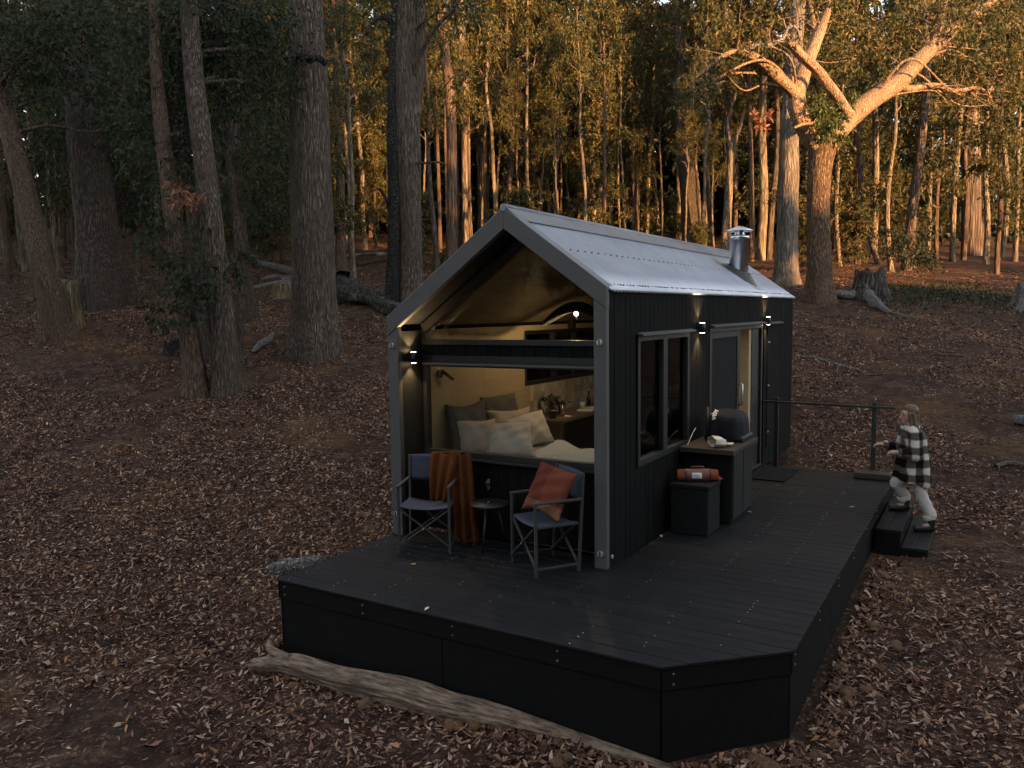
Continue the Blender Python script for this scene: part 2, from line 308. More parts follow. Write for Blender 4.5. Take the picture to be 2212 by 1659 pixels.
HERO = {'lean': [[-14.77, 4.87, 1.28, 0.372], [-14.92, 4.87, 2.63, 0.308], [-15.18, 4.81, 3.56, 0.279], [-15.65, 4.89, 4.75, 0.265], [-16.12, 4.96, 5.84, 0.249], [-16.64, 5.01, 7.08, 0.24], [-17.2, 5.03, 8.33, 0.254], [-17.8, 5.04, 9.61, 0.232], [-18.49, 5.05, 11.07, 0.174], [-19.17, 5.06, 12.54, 0.116], [-19.86, 5.07, 14.0, 0.058]], 'bigL': [[-17.3, 7.79, 1.65, 0.814], [-17.37, 7.81, 3.22, 0.69], [-17.53, 7.83, 4.33, 0.607], [-17.73, 7.85, 5.7, 0.552], [-17.96, 7.87, 7.22, 0.511], [-18.18, 7.9, 8.73, 0.456], [-18.38, 7.92, 10.11, 0.4], [-18.58, 7.95, 11.49, 0.373], [-19.18, 8.04, 15.66, 0.28], [-19.79, 8.13, 19.83, 0.186], [-20.39, 8.22, 24.0, 0.093]], 'pole1': [[-18.18, 8.91, 2.72, 0.095], [-18.29, 8.96, 4.14, 0.08], [-18.44, 9.04, 5.74, 0.073], [-18.58, 9.13, 7.35, 0.066], [-18.71, 9.22, 8.9, 0.05], [-18.85, 9.3, 10.45, 0.033], [-18.98, 9.39, 12.0, 0.017]], 'pole2': [[-17.57, 8.33, 2.6, 0.071], [-17.71, 8.39, 4.37, 0.057], [-17.87, 8.48, 6.06, 0.049], [-17.99, 8.55, 7.47, 0.042], [-18.06, 8.59, 8.31, 0.032], [-18.13, 8.63, 9.16, 0.021], [-18.21, 8.68, 10.0, 0.011]], 'twin1': [[-8.12, 3.82, 0.39, 0.229], [-8.19, 3.83, 1.25, 0.202], [-8.31, 3.84, 1.98, 0.193], [-8.43, 3.84, 2.71, 0.183], [-8.64, 3.93, 3.63, 0.175], [-8.87, 4.0, 4.57, 0.167], [-9.1, 4.08, 5.52, 0.154], [-9.29, 4.16, 6.29, 0.141], [-9.49, 4.27, 7.35, 0.123], [-9.65, 4.4, 8.42, 0.105], [-9.93, 4.63, 10.28, 0.079], [-10.21, 4.85, 12.14, 0.052], [-10.48, 5.08, 14.0, 0.026]], 'twin2': [[-7.71, 4.18, 0.32, 0.295], [-7.74, 4.21, 1.23, 0.263], [-7.84, 4.25, 2.15, 0.249], [-7.95, 4.28, 3.07, 0.235], [-8.09, 4.31, 4.17, 0.226], [-8.29, 4.4, 5.11, 0.213], [-8.51, 4.49, 6.06, 0.201], [-8.72, 4.57, 7.02, 0.193], [-8.92, 4.69, 8.18, 0.18], [-9.43, 4.99, 11.12, 0.135], [-9.93, 5.3, 14.06, 0.09], [-10.44, 5.6, 17.0, 0.045]], 'thin_t': [[-9.06, 5.6, 0.89, 0.134], [-9.08, 5.67, 1.92, 0.113], [-9.13, 5.85, 2.75, 0.104], [-9.28, 5.98, 3.79, 0.094], [-9.5, 6.08, 4.84, 0.084], [-9.74, 6.17, 6.01, 0.074], [-9.96, 6.3, 7.41, 0.064], [-10.2, 6.44, 8.94, 0.048], [-10.44, 6.58, 10.47, 0.032], [-10.68, 6.73, 12.0, 0.016]], 'dark_t': [[-9.8, 5.41, 0.95, 0.136], [-10.01, 5.51, 2.14, 0.126], [-10.27, 5.58, 3.19, 0.127], [-10.49, 5.7, 4.46, 0.117], [-10.87, 5.91, 6.64, 0.088], [-11.25, 6.11, 8.82, 0.059], [-11.62, 6.32, 11.0, 0.029]], 'small': [[-12.23, 8.74, 1.82, 0.243], [-12.31, 8.74, 2.72, 0.192], [-12.41, 8.77, 3.48, 0.172], [-12.53, 8.81, 4.63, 0.16], [-12.67, 8.88, 6.16, 0.14], [-12.8, 8.97, 7.69, 0.115], [-12.95, 9.07, 9.46, 0.086], [-13.1, 9.18, 11.23, 0.058], [-13.25, 9.28, 13.0, 0.029]], 'big': [[-8.33, 7.24, 0.46, 0.633], [-8.34, 7.28, 1.66, 0.545], [-8.37, 7.33, 2.31, 0.507], [-8.42, 7.39, 3.18, 0.491], [-8.5, 7.48, 4.48, 0.48], [-8.58, 7.57, 5.79, 0.463], [-8.65, 7.66, 7.09, 0.447], [-8.72, 7.74, 8.18, 0.436], [-8.78, 7.79, 9.05, 0.404], [-8.82, 7.84, 9.7, 0.393], [-9.15, 8.26, 15.13, 0.295], [-9.49, 8.68, 20.57, 0.197], [-9.82, 9.09, 26.0, 0.098]], 'pole3': [[-17.63, 18.17, 3.52, 0.266], [-17.68, 18.25, 4.95, 0.209], [-17.74, 18.35, 6.28, 0.19], [-17.83, 18.48, 7.98, 0.171], [-17.96, 18.6, 9.87, 0.152], [-18.12, 18.75, 12.25, 0.114], [-18.29, 18.9, 14.62, 0.076], [-18.45, 19.05, 17.0, 0.038]], 'midL': [[-9.88, 11.98, 1.94, 0.274], [-9.9, 12.06, 3.1, 0.212], [-9.91, 12.18, 4.19, 0.191], [-9.94, 12.3, 5.55, 0.185], [-10.02, 12.41, 7.05, 0.171], [-10.08, 12.52, 8.41, 0.164], [-10.11, 12.66, 9.91, 0.15], [-10.15, 12.85, 11.94, 0.112], [-10.19, 13.04, 13.97, 0.075], [-10.23, 13.23, 16.0, 0.037]], 'mid': [[-9.51, 12.39, 1.8, 0.44], [-9.54, 12.46, 3.1, 0.372], [-9.59, 12.55, 4.19, 0.351], [-9.66, 12.65, 5.57, 0.344], [-9.75, 12.74, 6.94, 0.365], [-9.83, 12.83, 8.31, 0.372], [-9.9, 12.92, 9.54, 0.358], [-9.94, 13.03, 10.78, 0.33], [-9.96, 13.1, 11.6, 0.317], [-10.06, 13.45, 15.73, 0.238], [-10.16, 13.81, 19.87, 0.159], [-10.26, 14.16, 24.0, 0.079]], 'midfork': [[-9.68, 12.84, 7.48, 0.179], [-9.62, 12.97, 8.44, 0.206], [-9.59, 13.1, 9.4, 0.206], [-9.59, 13.21, 10.5, 0.193], [-9.6, 13.32, 11.59, 0.179], [-9.63, 13.6, 14.39, 0.134], [-9.65, 13.89, 17.2, 0.089], [-9.68, 14.17, 20.0, 0.045]], 'dark40': [[-9.88, 39.59, 4.84, 0.626], [-10.09, 39.66, 7.45, 0.544], [-10.3, 39.76, 9.62, 0.517], [-10.54, 39.84, 11.79, 0.49], [-10.75, 39.94, 13.96, 0.463], [-10.93, 40.09, 16.4, 0.408], [-11.02, 40.16, 17.6, 0.306], [-11.11, 40.24, 18.8, 0.204], [-11.2, 40.31, 20.0, 0.102]], 'forkthin': [[-7.31, 37.08, 4.55, 0.303], [-7.3, 37.25, 6.54, 0.252], [-7.28, 37.45, 8.3, 0.227], [-7.23, 37.66, 10.05, 0.214], [-7.21, 37.81, 11.31, 0.227]], 'split': [[-1.74, 26.15, 2.59, 0.51], [-1.75, 26.22, 3.88, 0.419], [-1.75, 26.37, 5.33, 0.401], [-1.78, 26.54, 7.14, 0.382], [-1.81, 26.71, 8.96, 0.364], [-1.78, 26.92, 10.77, 0.337], [-1.74, 27.14, 12.58, 0.31], [-1.69, 27.36, 14.39, 0.291], [-1.6, 27.75, 17.59, 0.218], [-1.51, 28.14, 20.8, 0.145], [-1.42, 28.53, 24.0, 0.073]], 'bigR': [[0.24, 22.48, 1.78, 0.523], [0.19, 22.52, 3.03, 0.412], [0.15, 22.6, 3.97, 0.372], [0.08, 22.69, 5.24, 0.364], [0.04, 22.78, 6.34, 0.364], [0.06, 22.87, 7.13, 0.388], [0.09, 22.95, 7.68, 0.451], [0.13, 23.02, 8.1, 0.475]], 'bR_left': [[0.02, 22.92, 7.79, 0.412], [-0.29, 22.54, 8.27, 0.346], [-0.51, 22.23, 8.77, 0.312], [-0.62, 22.22, 9.32, 0.296], [-0.66, 22.49, 9.84, 0.283]], 'bR_leftA': [[-0.6, 22.24, 9.43, 0.234], [-0.81, 21.67, 9.68, 0.184], [-1.1, 21.06, 9.95, 0.166], [-1.39, 20.44, 10.25, 0.149], [-1.6, 19.86, 10.34, 0.117], [-1.87, 19.34, 10.36, 0.08], [-2.14, 18.8, 10.1, 0.064], [-2.43, 18.34, 9.72, 0.05], [-2.72, 17.89, 9.31, 0.035]], 'bR_leftB': [[-1.67, 19.81, 10.37, 0.066], [-1.52, 19.93, 10.6, 0.073], [-1.13, 20.41, 10.69, 0.074], [-0.81, 20.87, 10.96, 0.067], [-0.69, 20.97, 11.28, 0.052], [-0.56, 21.18, 11.4, 0.045], [-0.45, 21.35, 11.29, 0.045], [-0.36, 21.49, 10.93, 0.03]], 'bR_center': [[-0.65, 22.47, 9.61, 0.267], [-0.55, 23.09, 10.51, 0.239], [-0.4, 23.62, 11.31, 0.21], [-0.26, 24.01, 11.94, 0.195], [-0.14, 24.37, 12.5, 0.147], [-0.06, 24.72, 13.14, 0.107], [-0.04, 25.21, 14.33, 0.075]], 'bR_centB': [[-0.28, 23.98, 11.78, 0.122], [-0.54, 24.24, 12.46, 0.098], [-0.7, 24.58, 13.23, 0.075], [-0.84, 24.82, 14.06, 0.05]], 'bR_broken': [[0.96, 22.88, 8.67, 0.186], [0.66, 22.63, 9.22, 0.17], [0.37, 22.39, 9.66, 0.161], [0.04, 22.12, 10.14, 0.153], [-0.27, 21.84, 10.45, 0.145], [-0.55, 21.59, 10.76, 0.129], [-0.75, 21.49, 11.0, 0.114]], 'bR_right': [[0.18, 23.02, 7.79, 0.428], [0.39, 23.31, 8.28, 0.397], [0.75, 23.82, 8.79, 0.368], [1.25, 24.41, 9.36, 0.339], [1.75, 25.12, 9.87, 0.326], [2.2, 25.68, 10.34, 0.312], [2.59, 26.21, 10.92, 0.281], [2.98, 26.74, 11.47, 0.258], [3.44, 27.31, 12.03, 0.226], [3.99, 28.06, 12.66, 0.195], [4.61, 28.86, 13.27, 0.163], [5.32, 29.86, 14.23, 0.13]], 'bR_rightup': [[3.11, 26.84, 11.63, 0.183], [3.26, 27.24, 12.36, 0.151], [3.32, 27.6, 13.27, 0.127], [3.34, 27.97, 14.36, 0.085]], 'bR_sub': [[2.15, 25.51, 10.1, 0.147], [2.54, 25.85, 10.01, 0.123], [2.97, 26.24, 10.13, 0.107], [3.39, 26.61, 10.15, 0.091], [3.74, 26.93, 10.02, 0.075], [4.09, 27.27, 10.06, 0.067], [4.52, 27.65, 10.15, 0.058], [4.78, 27.91, 10.0, 0.059], [4.96, 28.0, 9.8, 0.05]], 'bR_sub2': [[4.88, 27.96, 9.9, 0.042], [4.97, 28.17, 10.28, 0.034], [5.07, 28.27, 10.61, 0.034], [5.43, 28.61, 10.72, 0.025], [5.86, 29.01, 10.82, 0.021]], 'bR_low': [[0.13, 22.24, 8.51, 0.069], [-0.07, 21.87, 8.4, 0.061], [-0.25, 21.52, 8.33, 0.046], [-0.46, 21.14, 8.17, 0.038]], 'mid_br': [[-9.56, 12.87, 9.34, 0.082], [-9.31, 12.83, 9.75, 0.068], [-8.92, 12.76, 10.18, 0.06], [-8.46, 12.72, 10.54, 0.053], [-8.01, 12.67, 10.75, 0.046], [-7.74, 12.62, 10.99, 0.039]], 'mid_br2': [[-9.42, 12.69, 6.73, 0.041], [-9.03, 12.68, 6.69, 0.034], [-8.62, 12.69, 6.67, 0.027], [-8.33, 12.74, 6.57, 0.02]], 'midL_br': [[-10.22, 12.86, 10.78, 0.096], [-10.3, 12.6, 11.01, 0.082], [-10.4, 12.3, 10.91, 0.068], [-10.43, 12.01, 10.64, 0.047], [-10.46, 11.84, 10.34, 0.04]], 'midL_dead': [[-10.1, 12.34, 5.16, 0.069], [-10.07, 12.16, 5.55, 0.061], [-10.1, 11.94, 5.86, 0.047], [-10.16, 11.8, 5.94, 0.027], [-10.26, 11.61, 5.83, 0.02]], 'fork_l': [[-7.23, 37.79, 11.26, 0.164], [-7.38, 37.77, 11.94, 0.126], [-7.44, 37.79, 12.44, 0.101], [-7.33, 38.06, 13.22, 0.076], [-7.17, 38.36, 14.12, 0.063]], 'fork_r': [[-7.16, 37.83, 11.26, 0.151], [-6.99, 37.99, 11.81, 0.113], [-6.86, 38.24, 12.33, 0.088], [-6.79, 38.49, 13.11, 0.063]]}
CLUMPS = {'twin1': [[-9.11, 4.26, 5.03, 0.55, 420], [-9.43, 4.25, 5.67, 0.7, 700], [-8.85, 4.48, 5.64, 0.5, 400], [-9.89, 4.39, 6.31, 0.8, 800], [-9.44, 4.7, 6.69, 0.7, 800], [-10.44, 4.51, 7.28, 0.9, 1000], [-9.68, 4.66, 7.66, 0.9, 1000], [-10.32, 4.71, 8.45, 1, 1200], [-9.55, 4.84, 8.63, 0.9, 1000], [-9.48, 5.33, 6.14, 0.5, 300]], 'low_bush': [[-7.7, 3.36, 2.86, 0.42, 230], [-7.33, 3.49, 3.03, 0.42, 250], [-8.15, 3.34, 3.05, 0.42, 180], [-8.24, 3.23, 2.52, 0.36, 150], [-7.46, 3.35, 2.51, 0.36, 190], [-7.04, 3.68, 3.24, 0.36, 150], [-8.01, 3.46, 3.4, 0.36, 170], [-6.83, 3.94, 3.37, 0.28, 100], [-8.44, 3.33, 3.54, 0.36, 140], [-7.44, 3.7, 3.47, 0.3, 120], [-8.77, 3.27, 3.69, 0.3, 100], [-7.81, 3.35, 2.26, 0.28, 90], [-8.72, 3.45, 3.96, 0.36, 130], [-7.85, 3.73, 3.93, 0.3, 100], [-8.49, 3.6, 4.14, 0.36, 130], [-6.81, 4.2, 3.51, 0.22, 60], [-8.51, 3.16, 2.26, 0.25, 70], [-7.17, 3.55, 2.68, 0.25, 70]], 'dead': [[-7.98, 3.61, 4.58, 0.24, 130], [-8.06, 3.58, 4.76, 0.2, 90], [-7.84, 3.68, 4.52, 0.16, 60]], 'twin2': [[-9.35, 5.19, 7.55, 0.8, 800], [-8.94, 5.49, 8.03, 0.9, 900], [-9.47, 5.23, 8.63, 1, 1100], [-9.24, 5.94, 7.32, 0.8, 600], [-8.92, 6.08, 7.99, 0.9, 900], [-9.03, 6.53, 7.32, 0.8, 600], [-8.6, 6.34, 8.6, 1, 1000], [-8.61, 6.86, 8.04, 0.7, 500], [-8.97, 5.55, 8.82, 1, 1000], [-8.38, 5.92, 8.91, 1, 1000]], 'lean': [[-15.69, 5.07, 8.9, 1.1, 900], [-15.11, 5.49, 9.59, 1.1, 900], [-16.12, 4.91, 9.84, 1.2, 1000], [-16.57, 6.9, 9.03, 1, 500], [-14.87, 6.81, 9.57, 1.2, 900], [-16.3, 5.84, 8.62, 0.9, 400], [-14.33, 6.0, 9.92, 1.2, 1000], [-15.1, 7.16, 8.62, 1.1, 800], [-14.75, 7.28, 7.74, 0.9, 600]], 'bigL': [[-19.61, 8.22, 8.87, 1.2, 700], [-20.58, 8.13, 7.99, 1.2, 700], [-17.75, 8.67, 8.01, 1.2, 800], [-17.58, 9.27, 7.12, 1, 700], [-18.25, 9.34, 6.05, 0.9, 500], [-18.2, 9.93, 5.82, 0.9, 500], [-22.64, 8.63, 7.87, 1.2, 500], [-21.67, 9.1, 6.77, 1, 400], [-17.99, 8.3, 11.48, 1.5, 1000], [-20.04, 8.16, 10.74, 1.3, 700]], 'small': [[-12.39, 9.12, 6.79, 0.9, 600], [-12.79, 8.76, 5.65, 0.8, 500], [-12.82, 9.96, 6.06, 0.9, 500], [-12.64, 10.2, 7.25, 0.9, 600], [-12.91, 9.81, 5.13, 0.7, 350], [-13.22, 10.8, 5.24, 0.9, 450], [-12.53, 9.14, 7.81, 0.9, 600], [-12.44, 10.41, 8.18, 0.9, 500]], 'bigR_green': [[0.08, 22.04, 9.18, 0.3, 260], [0.22, 22.08, 8.72, 0.35, 360], [0.43, 22.17, 8.34, 0.35, 360], [0.5, 22.52, 9.07, 0.3, 240], [0.73, 22.5, 8.66, 0.3, 260], [0.85, 22.75, 8.17, 0.3, 200], [0.31, 22.06, 8.03, 0.25, 160], [1.03, 23.34, 9.32, 0.35, 160]], 'bigR': [[-2.47, 18.03, 9.17, 0.5, 260], [-2.82, 17.78, 8.82, 0.6, 300], [-2.13, 18.76, 9.7, 0.4, 160], [-1.84, 19.75, 10.68, 0.6, 300], [-1.35, 20.09, 11.18, 0.7, 380], [-2.36, 19.49, 11.2, 0.7, 380], [0.05, 24.71, 13.51, 1, 600], [-0.8, 24.23, 13.85, 1, 500], [0.8, 25.03, 12.19, 0.8, 420], [1.19, 25.66, 11.5, 0.7, 300], [0.56, 24.76, 11.05, 0.7, 260], [3.75, 26.81, 12.15, 0.8, 420], [4.43, 27.98, 12.68, 0.9, 520], [5.27, 29.01, 13.15, 1, 600], [4.9, 28.02, 11.47, 0.7, 320], [4.21, 26.97, 10.99, 0.6, 240], [5.49, 28.31, 10.8, 0.6, 280], [5.11, 27.58, 9.4, 0.45, 200], [5.81, 28.4, 9.79, 0.5, 220], [3.42, 27.28, 12.99, 0.9, 480], [2.22, 27.15, 13.03, 1, 520], [1.67, 26.74, 12.36, 0.8, 320], [3.71, 26.49, 9.37, 0.35, 110]], 'red_leaf': [[-1.32, 20.4, 8.35, 0.28, 110], [-1.13, 20.54, 8.55, 0.2, 60], [-1.39, 20.39, 8.6, 0.2, 50]], 'mid': [[-9.7, 13.29, 11.87, 1.3, 700], [-10.29, 12.95, 12.01, 1.3, 700], [-11.29, 13.48, 11.72, 1, 300], [-8.99, 13.73, 11.99, 1.2, 600], [-7.91, 13.1, 10.92, 0.6, 240]], 'shrub_r': [[2.24, 29.64, 4.97, 0.55, 420], [2.73, 29.91, 4.68, 0.5, 380], [1.93, 29.42, 4.6, 0.5, 340], [3.08, 29.84, 4.2, 0.45, 260], [2.52, 29.5, 4.21, 0.5, 300], [1.61, 29.89, 5.39, 0.5, 260], [2.84, 30.4, 5.36, 0.5, 260]]}
SLENDER = [[-17.65, 23.54, 4.52, 0.32, 0], [-13.47, 19.16, 3.71, 0.24, 0], [-19.1, 29.61, 5.5, 0.6, 1], [-24.49, 39.83, 7.21, 0.66, 0], [-36.43, 61.13, 10.5, 0.55, 1], [-28.41, 49.14, 8.53, 0.56, 1], [-35.56, 62.16, 10.53, 0.6, 1], [-24.87, 46.77, 8.06, 0.32, 0], [-23.67, 47.24, 9.06, 0.38, 1], [-23.21, 47.48, 8.7, 0.31, 0], [-25.69, 55.44, 8.95, 0.52, 1], [-21.72, 49.27, 7.88, 0.74, 1], [-19.08, 45.25, 7.28, 0.56, 1], [-26.9, 65.43, 10.01, 0.63, 1], [-21.0, 55.64, 8.48, 0.31, 1], [-16.62, 49.02, 7.39, 0.41, 1], [-16.1, 50.09, 7.44, 0.34, 1], [-19.47, 61.08, 8.79, 0.37, 0], [-13.64, 47.26, 6.78, 0.39, 1], [-9.82, 42.59, 5.99, 0.34, 0], [-5.87, 37.19, 4.85, 0.32, 0], [-5.73, 38.23, 4.97, 0.53, 0], [-5.44, 38.96, 5.04, 0.36, 0], [-2.79, 35.22, 4.39, 0.28, 1], [-1.14, 35.26, 4.33, 0.2, 1], [-0.88, 38.61, 4.58, 0.36, 0], [-0.75, 44.12, 5.19, 0.43, 1], [1.15, 35.11, 3.99, 0.28, 1], [2.17, 41.79, 4.54, 0.25, 0], [2.58, 42.27, 4.59, 0.25, 1], [3.24, 44.69, 4.8, 0.34, 1], [4.86, 43.33, 4.49, 0.35, 1], [5.52, 48.81, 5.03, 0.35, 1], [6.24, 47.67, 4.81, 0.29, 0], [-22.21, 23.84, 5.06, 0.25, 0], [-32.41, 13.54, 5.02, 0.32, 0], [-24.84, 8.86, 3.62, 0.23, 0], [-27.54, 16.48, 4.84, 0.23, 0], [-32.32, 32.54, 7.16, 0.27, 0], [-23.02, 12.72, 4.01, 0.21, 0], [-36.22, 17.94, 5.89, 0.24, 0], [-25.04, 21.02, 5.05, 0.27, 0], [-28.05, 25.07, 5.89, 0.25, 0], [-25.67, 28.81, 5.99, 0.32, 0], [-15.03, 22.27, 4.15, 0.55, 1], [1.61, 36.69, 4.1, 0.56, 2], [4.04, 51.4, 5.51, 1.27, 2]]
LYING = {'foreground_log': [[0.02, -1.91, -0.68, 0.059], [0.35, -1.81, -0.64, 0.082], [0.81, -1.78, -0.65, 0.091], [1.31, -1.73, -0.64, 0.102], [1.66, -1.75, -0.62, 0.099], [1.92, -1.74, -0.63, 0.09], [2.25, -1.7, -0.62, 0.071], [2.66, -1.66, -0.63, 0.052], [2.96, -1.62, -0.65, 0.043], [3.28, -1.63, -0.66, 0.039], [3.55, -1.63, -0.67, 0.033], [3.81, -1.66, -0.67, 0.023]], 'deck_log': [[-1.5, -0.39, -0.54, 0.067], [-1.43, -0.3, -0.52, 0.088], [-1.29, -0.16, -0.51, 0.089], [-1.09, 0.07, -0.51, 0.084]], 'charred_log': [[-13.07, 13.06, 3.24, 0.469], [-13.21, 13.52, 3.31, 0.385], [-11.88, 12.45, 2.88, 0.319], [-11.49, 12.66, 2.86, 0.289], [-10.82, 12.36, 2.74, 0.282], [-9.71, 11.73, 2.48, 0.243], [-8.87, 11.43, 2.3, 0.223]], 'pale_log_a': [[-22.88, 18.22, 4.65, 0.123], [-20.97, 17.47, 4.43, 0.137], [-19.53, 16.81, 4.18, 0.16], [-18.17, 16.21, 3.95, 0.164]], 'pale_log_b': [[-18.42, 14.57, 3.65, 0.052], [-18.81, 15.6, 3.83, 0.072], [-18.41, 15.75, 3.8, 0.072], [-17.69, 15.86, 3.8, 0.071]], 'pale_log_c': [[-17.25, 13.21, 3.31, 0.066], [-17.15, 13.76, 3.42, 0.067], [-17.22, 14.48, 3.54, 0.068], [-17.0, 15.19, 3.66, 0.078]], 'root_ball': [[-15.08, 13.0, 3.36, 0.314]], 'pale_stick_far': [[-23.21, 23.75, 5.23, 0.082], [-23.97, 26.13, 5.47, 0.099], [-22.39, 25.87, 5.43, 0.097], [-22.14, 26.43, 5.47, 0.061]], 'dark_stick_far': [[-19.32, 20.96, 4.54, 0.063], [-19.53, 22.15, 4.69, 0.064], [-19.39, 23.13, 4.83, 0.066], [-19.83, 24.54, 5.03, 0.057]], 'white_stick': [[1.28, 13.48, 1.15, 0.017], [1.5, 13.58, 1.15, 0.028], [1.78, 13.47, 1.12, 0.033], [2.12, 13.28, 1.04, 0.032], [2.51, 13.05, 0.96, 0.032], [2.91, 12.79, 0.88, 0.021]], 'right_log': [[5.43, 8.03, -0.19, 0.029], [5.61, 8.21, -0.16, 0.044], [5.83, 8.14, -0.18, 0.05], [6.09, 7.94, -0.19, 0.049]], 'right_rock': [[5.71, 10.68, 0.22, 0.093], [5.96, 10.67, 0.21, 0.109]], 'root_log': [[0.33, 23.94, 2.78, 0.083], [0.67, 23.49, 2.77, 0.194], [1.06, 23.7, 2.74, 0.21], [1.32, 24.22, 2.83, 0.245], [1.71, 23.24, 2.6, 0.205], [2.23, 21.24, 2.34, 0.132], [2.65, 20.44, 2.12, 0.056]], 'root_log2': [[2.28, 20.86, 2.22, 0.043], [2.85, 20.33, 2.08, 0.049], [3.49, 20.09, 1.96, 0.041]], 'grey_branch': [[-9.56, 6.47, 1.44, 0.044], [-9.8, 6.97, 1.62, 0.101], [-10.18, 7.52, 1.72, 0.081], [-10.63, 8.06, 1.84, 0.048]], 'stump_mid': [[-14.25, 11.76, 3.09, 0.282]], 'stump_left': [[-15.08, 5.31, 2.23, 0.298]], 'stump_small': [[-12.3, 8.88, 2.35, 0.116]], 'stump_right': [[1.59, 24.2, 2.97, 0.504]], 'stump_edge': [[6.15, 23.94, 2.36, 0.251]], 'stump_dark': [[-11.15, 5.51, 1.56, 0.185]], 'leaning_pole': [[-0.83, 39.78, 7.49, 0.1], [-0.4, 39.87, 5.83, 0.13], [0.05, 39.53, 4.53, 0.16]], 'bent_stick': [[-2.47, 2.4, -0.17, 0.01], [-2.33, 2.61, -0.16, 0.01], [-2.27, 2.86, -0.13, 0.01], [-2.38, 3.16, -0.07, 0.011], [-2.61, 3.29, -0.03, 0.011], [-2.75, 3.54, 0.03, 0.007]], 'sand': [[0.85, -1.92, -0.69, 0.037]]}
GRASS_AT = [4.09, 25.94, 2.66]
# ---------------------------------------------------------------- ground and fallen leaves
def warp(n, a, lim):      # fine near the middle, coarse far out
    u = np.linspace(-1, 1, n); return np.sinh(u * a) / math.sinh(a) * lim
gx = warp(301, 5.2, 420) + 1; gy = warp(301, 5.2, 420) + 3
X, Y = np.meshgrid(gx, gy); Z = gh(X, Y)
n = len(gx); idx = np.arange(n * n).reshape(n, n)
F = np.stack([idx[:-1, :-1], idx[:-1, 1:], idx[1:, 1:], idx[1:, :-1]], -1).reshape(-1, 4)
ground = npobj('ground', np.stack([X, Y, Z], -1).reshape(-1, 3), F, M['ground'], smooth=True)
tag(ground, 'bare brown forest floor rising gently behind the cabin', None, kind='structure')

rng = np.random.default_rng(7)
def st2xy(s, t): return 2 - .518 * s + .855 * t, .855 * s + .518 * t
def on_deck(x, y): return ((x > -.1) & (x < 4.35) & (y > -1.66) & (y < 5.7)) | ((x > -.05) & (x < 2.5) & (y > -.1) & (y < 7.6))
def flat_leaves(x, y, L, lift, rg, tilt=.35):
    n = len(x); z = gh(x, y) + lift; a = rg.uniform(0, 2 * np.pi, n); W = L * rg.uniform(.26, .42, n)
    e = 0.06; nx = -(gh(x + e, y) - gh(x - e, y)) / (2 * e); ny = -(gh(x, y + e) - gh(x, y - e)) / (2 * e)
    d = np.stack([np.cos(a), np.sin(a), -nx * np.cos(a) - ny * np.sin(a) + rg.normal(0, tilt, n)], -1)
    sd_ = np.stack([-np.sin(a), np.cos(a), rg.normal(0, tilt, n)], -1)
    P = np.stack([x, y, z], -1); L = L[:, None]; W = W[:, None]; up = np.array([0, 0, 1.]) * rg.uniform(-.05, .16, n)[:, None] * L
    bend = sd_ * rg.normal(0, .12, n)[:, None] * L
    V = np.stack([P - d * L / 2, P - d * L * .12 + sd_ * W / 2 + up, P + d * L / 2 + bend, P - d * L * .05 - sd_ * W / 2 + up], 1).reshape(-1, 3)
    return V, np.arange(n * 4).reshape(-1, 4)
def litter(N_, s0, s1, t0, t1, l0, l1, thr, rg, patch=.55):
    s = rg.uniform(s0, s1, N_); t = rg.uniform(t0, t1, N_); x, y = st2xy(s, t)
    k = vnoise(np.stack([x * patch, y * patch, np.zeros(N_)], -1), 3) + .6 * vnoise(np.stack([x * 1.7, y * 1.7, np.ones(N_)], -1), 5)
    keep = (1.5 * k > thr + rg.normal(0, .35, N_)) & ~on_deck(x, y); x, y = x[keep], y[keep]
    return flat_leaves(x, y, l0 + (l1 - l0) * rg.random(len(x)) ** 2.0, rg.uniform(.004, .03, len(x)), rg)
VV = []; FF = []; off = 0
for a in ((330000, -7, 5, -9, 11, .014, .09, -.3), (230000, 5, 15, -15, 15, .025, .095, -.6), (110000, 15, 32, -24, 24, .05, .12, -.5)):
    V, F = litter(*a, rng); VV.append(V); FF.append(F + off); off += len(V)
n_ = 5200; u_ = rng.random(n_); side = rng.integers(0, 4, n_); o_ = np.abs(rng.normal(0, .13, n_)) + .03       # leaves banked against the deck and the log
bx = np.select([side == 0, side == 1, side == 2], [u_ * 3.5, 4.3 + o_, -.03 - o_], 3.6 + .68 * u_ + o_ * .7); by = np.select([side == 0, side == 1, side == 2], [-1.63 - o_, -.9 + 4 * u_, -1.6 + 1.8 * u_], -1.66 + .7 * u_ - o_ * .7)
V, F = flat_leaves(bx, by, rng.uniform(.025, .085, n_), rng.uniform(.01, .06, n_) * (1 - np.clip(o_ / .3, 0, .9)), rng, .5); VV.append(V); FF.append(F + off); off += len(V)
lit = npobj('leaf_litter', np.concatenate(VV), np.concatenate(FF), M['litter'])
tag(lit, 'dry brown and pale gum leaves scattered over the forest floor', None, kind='stuff')
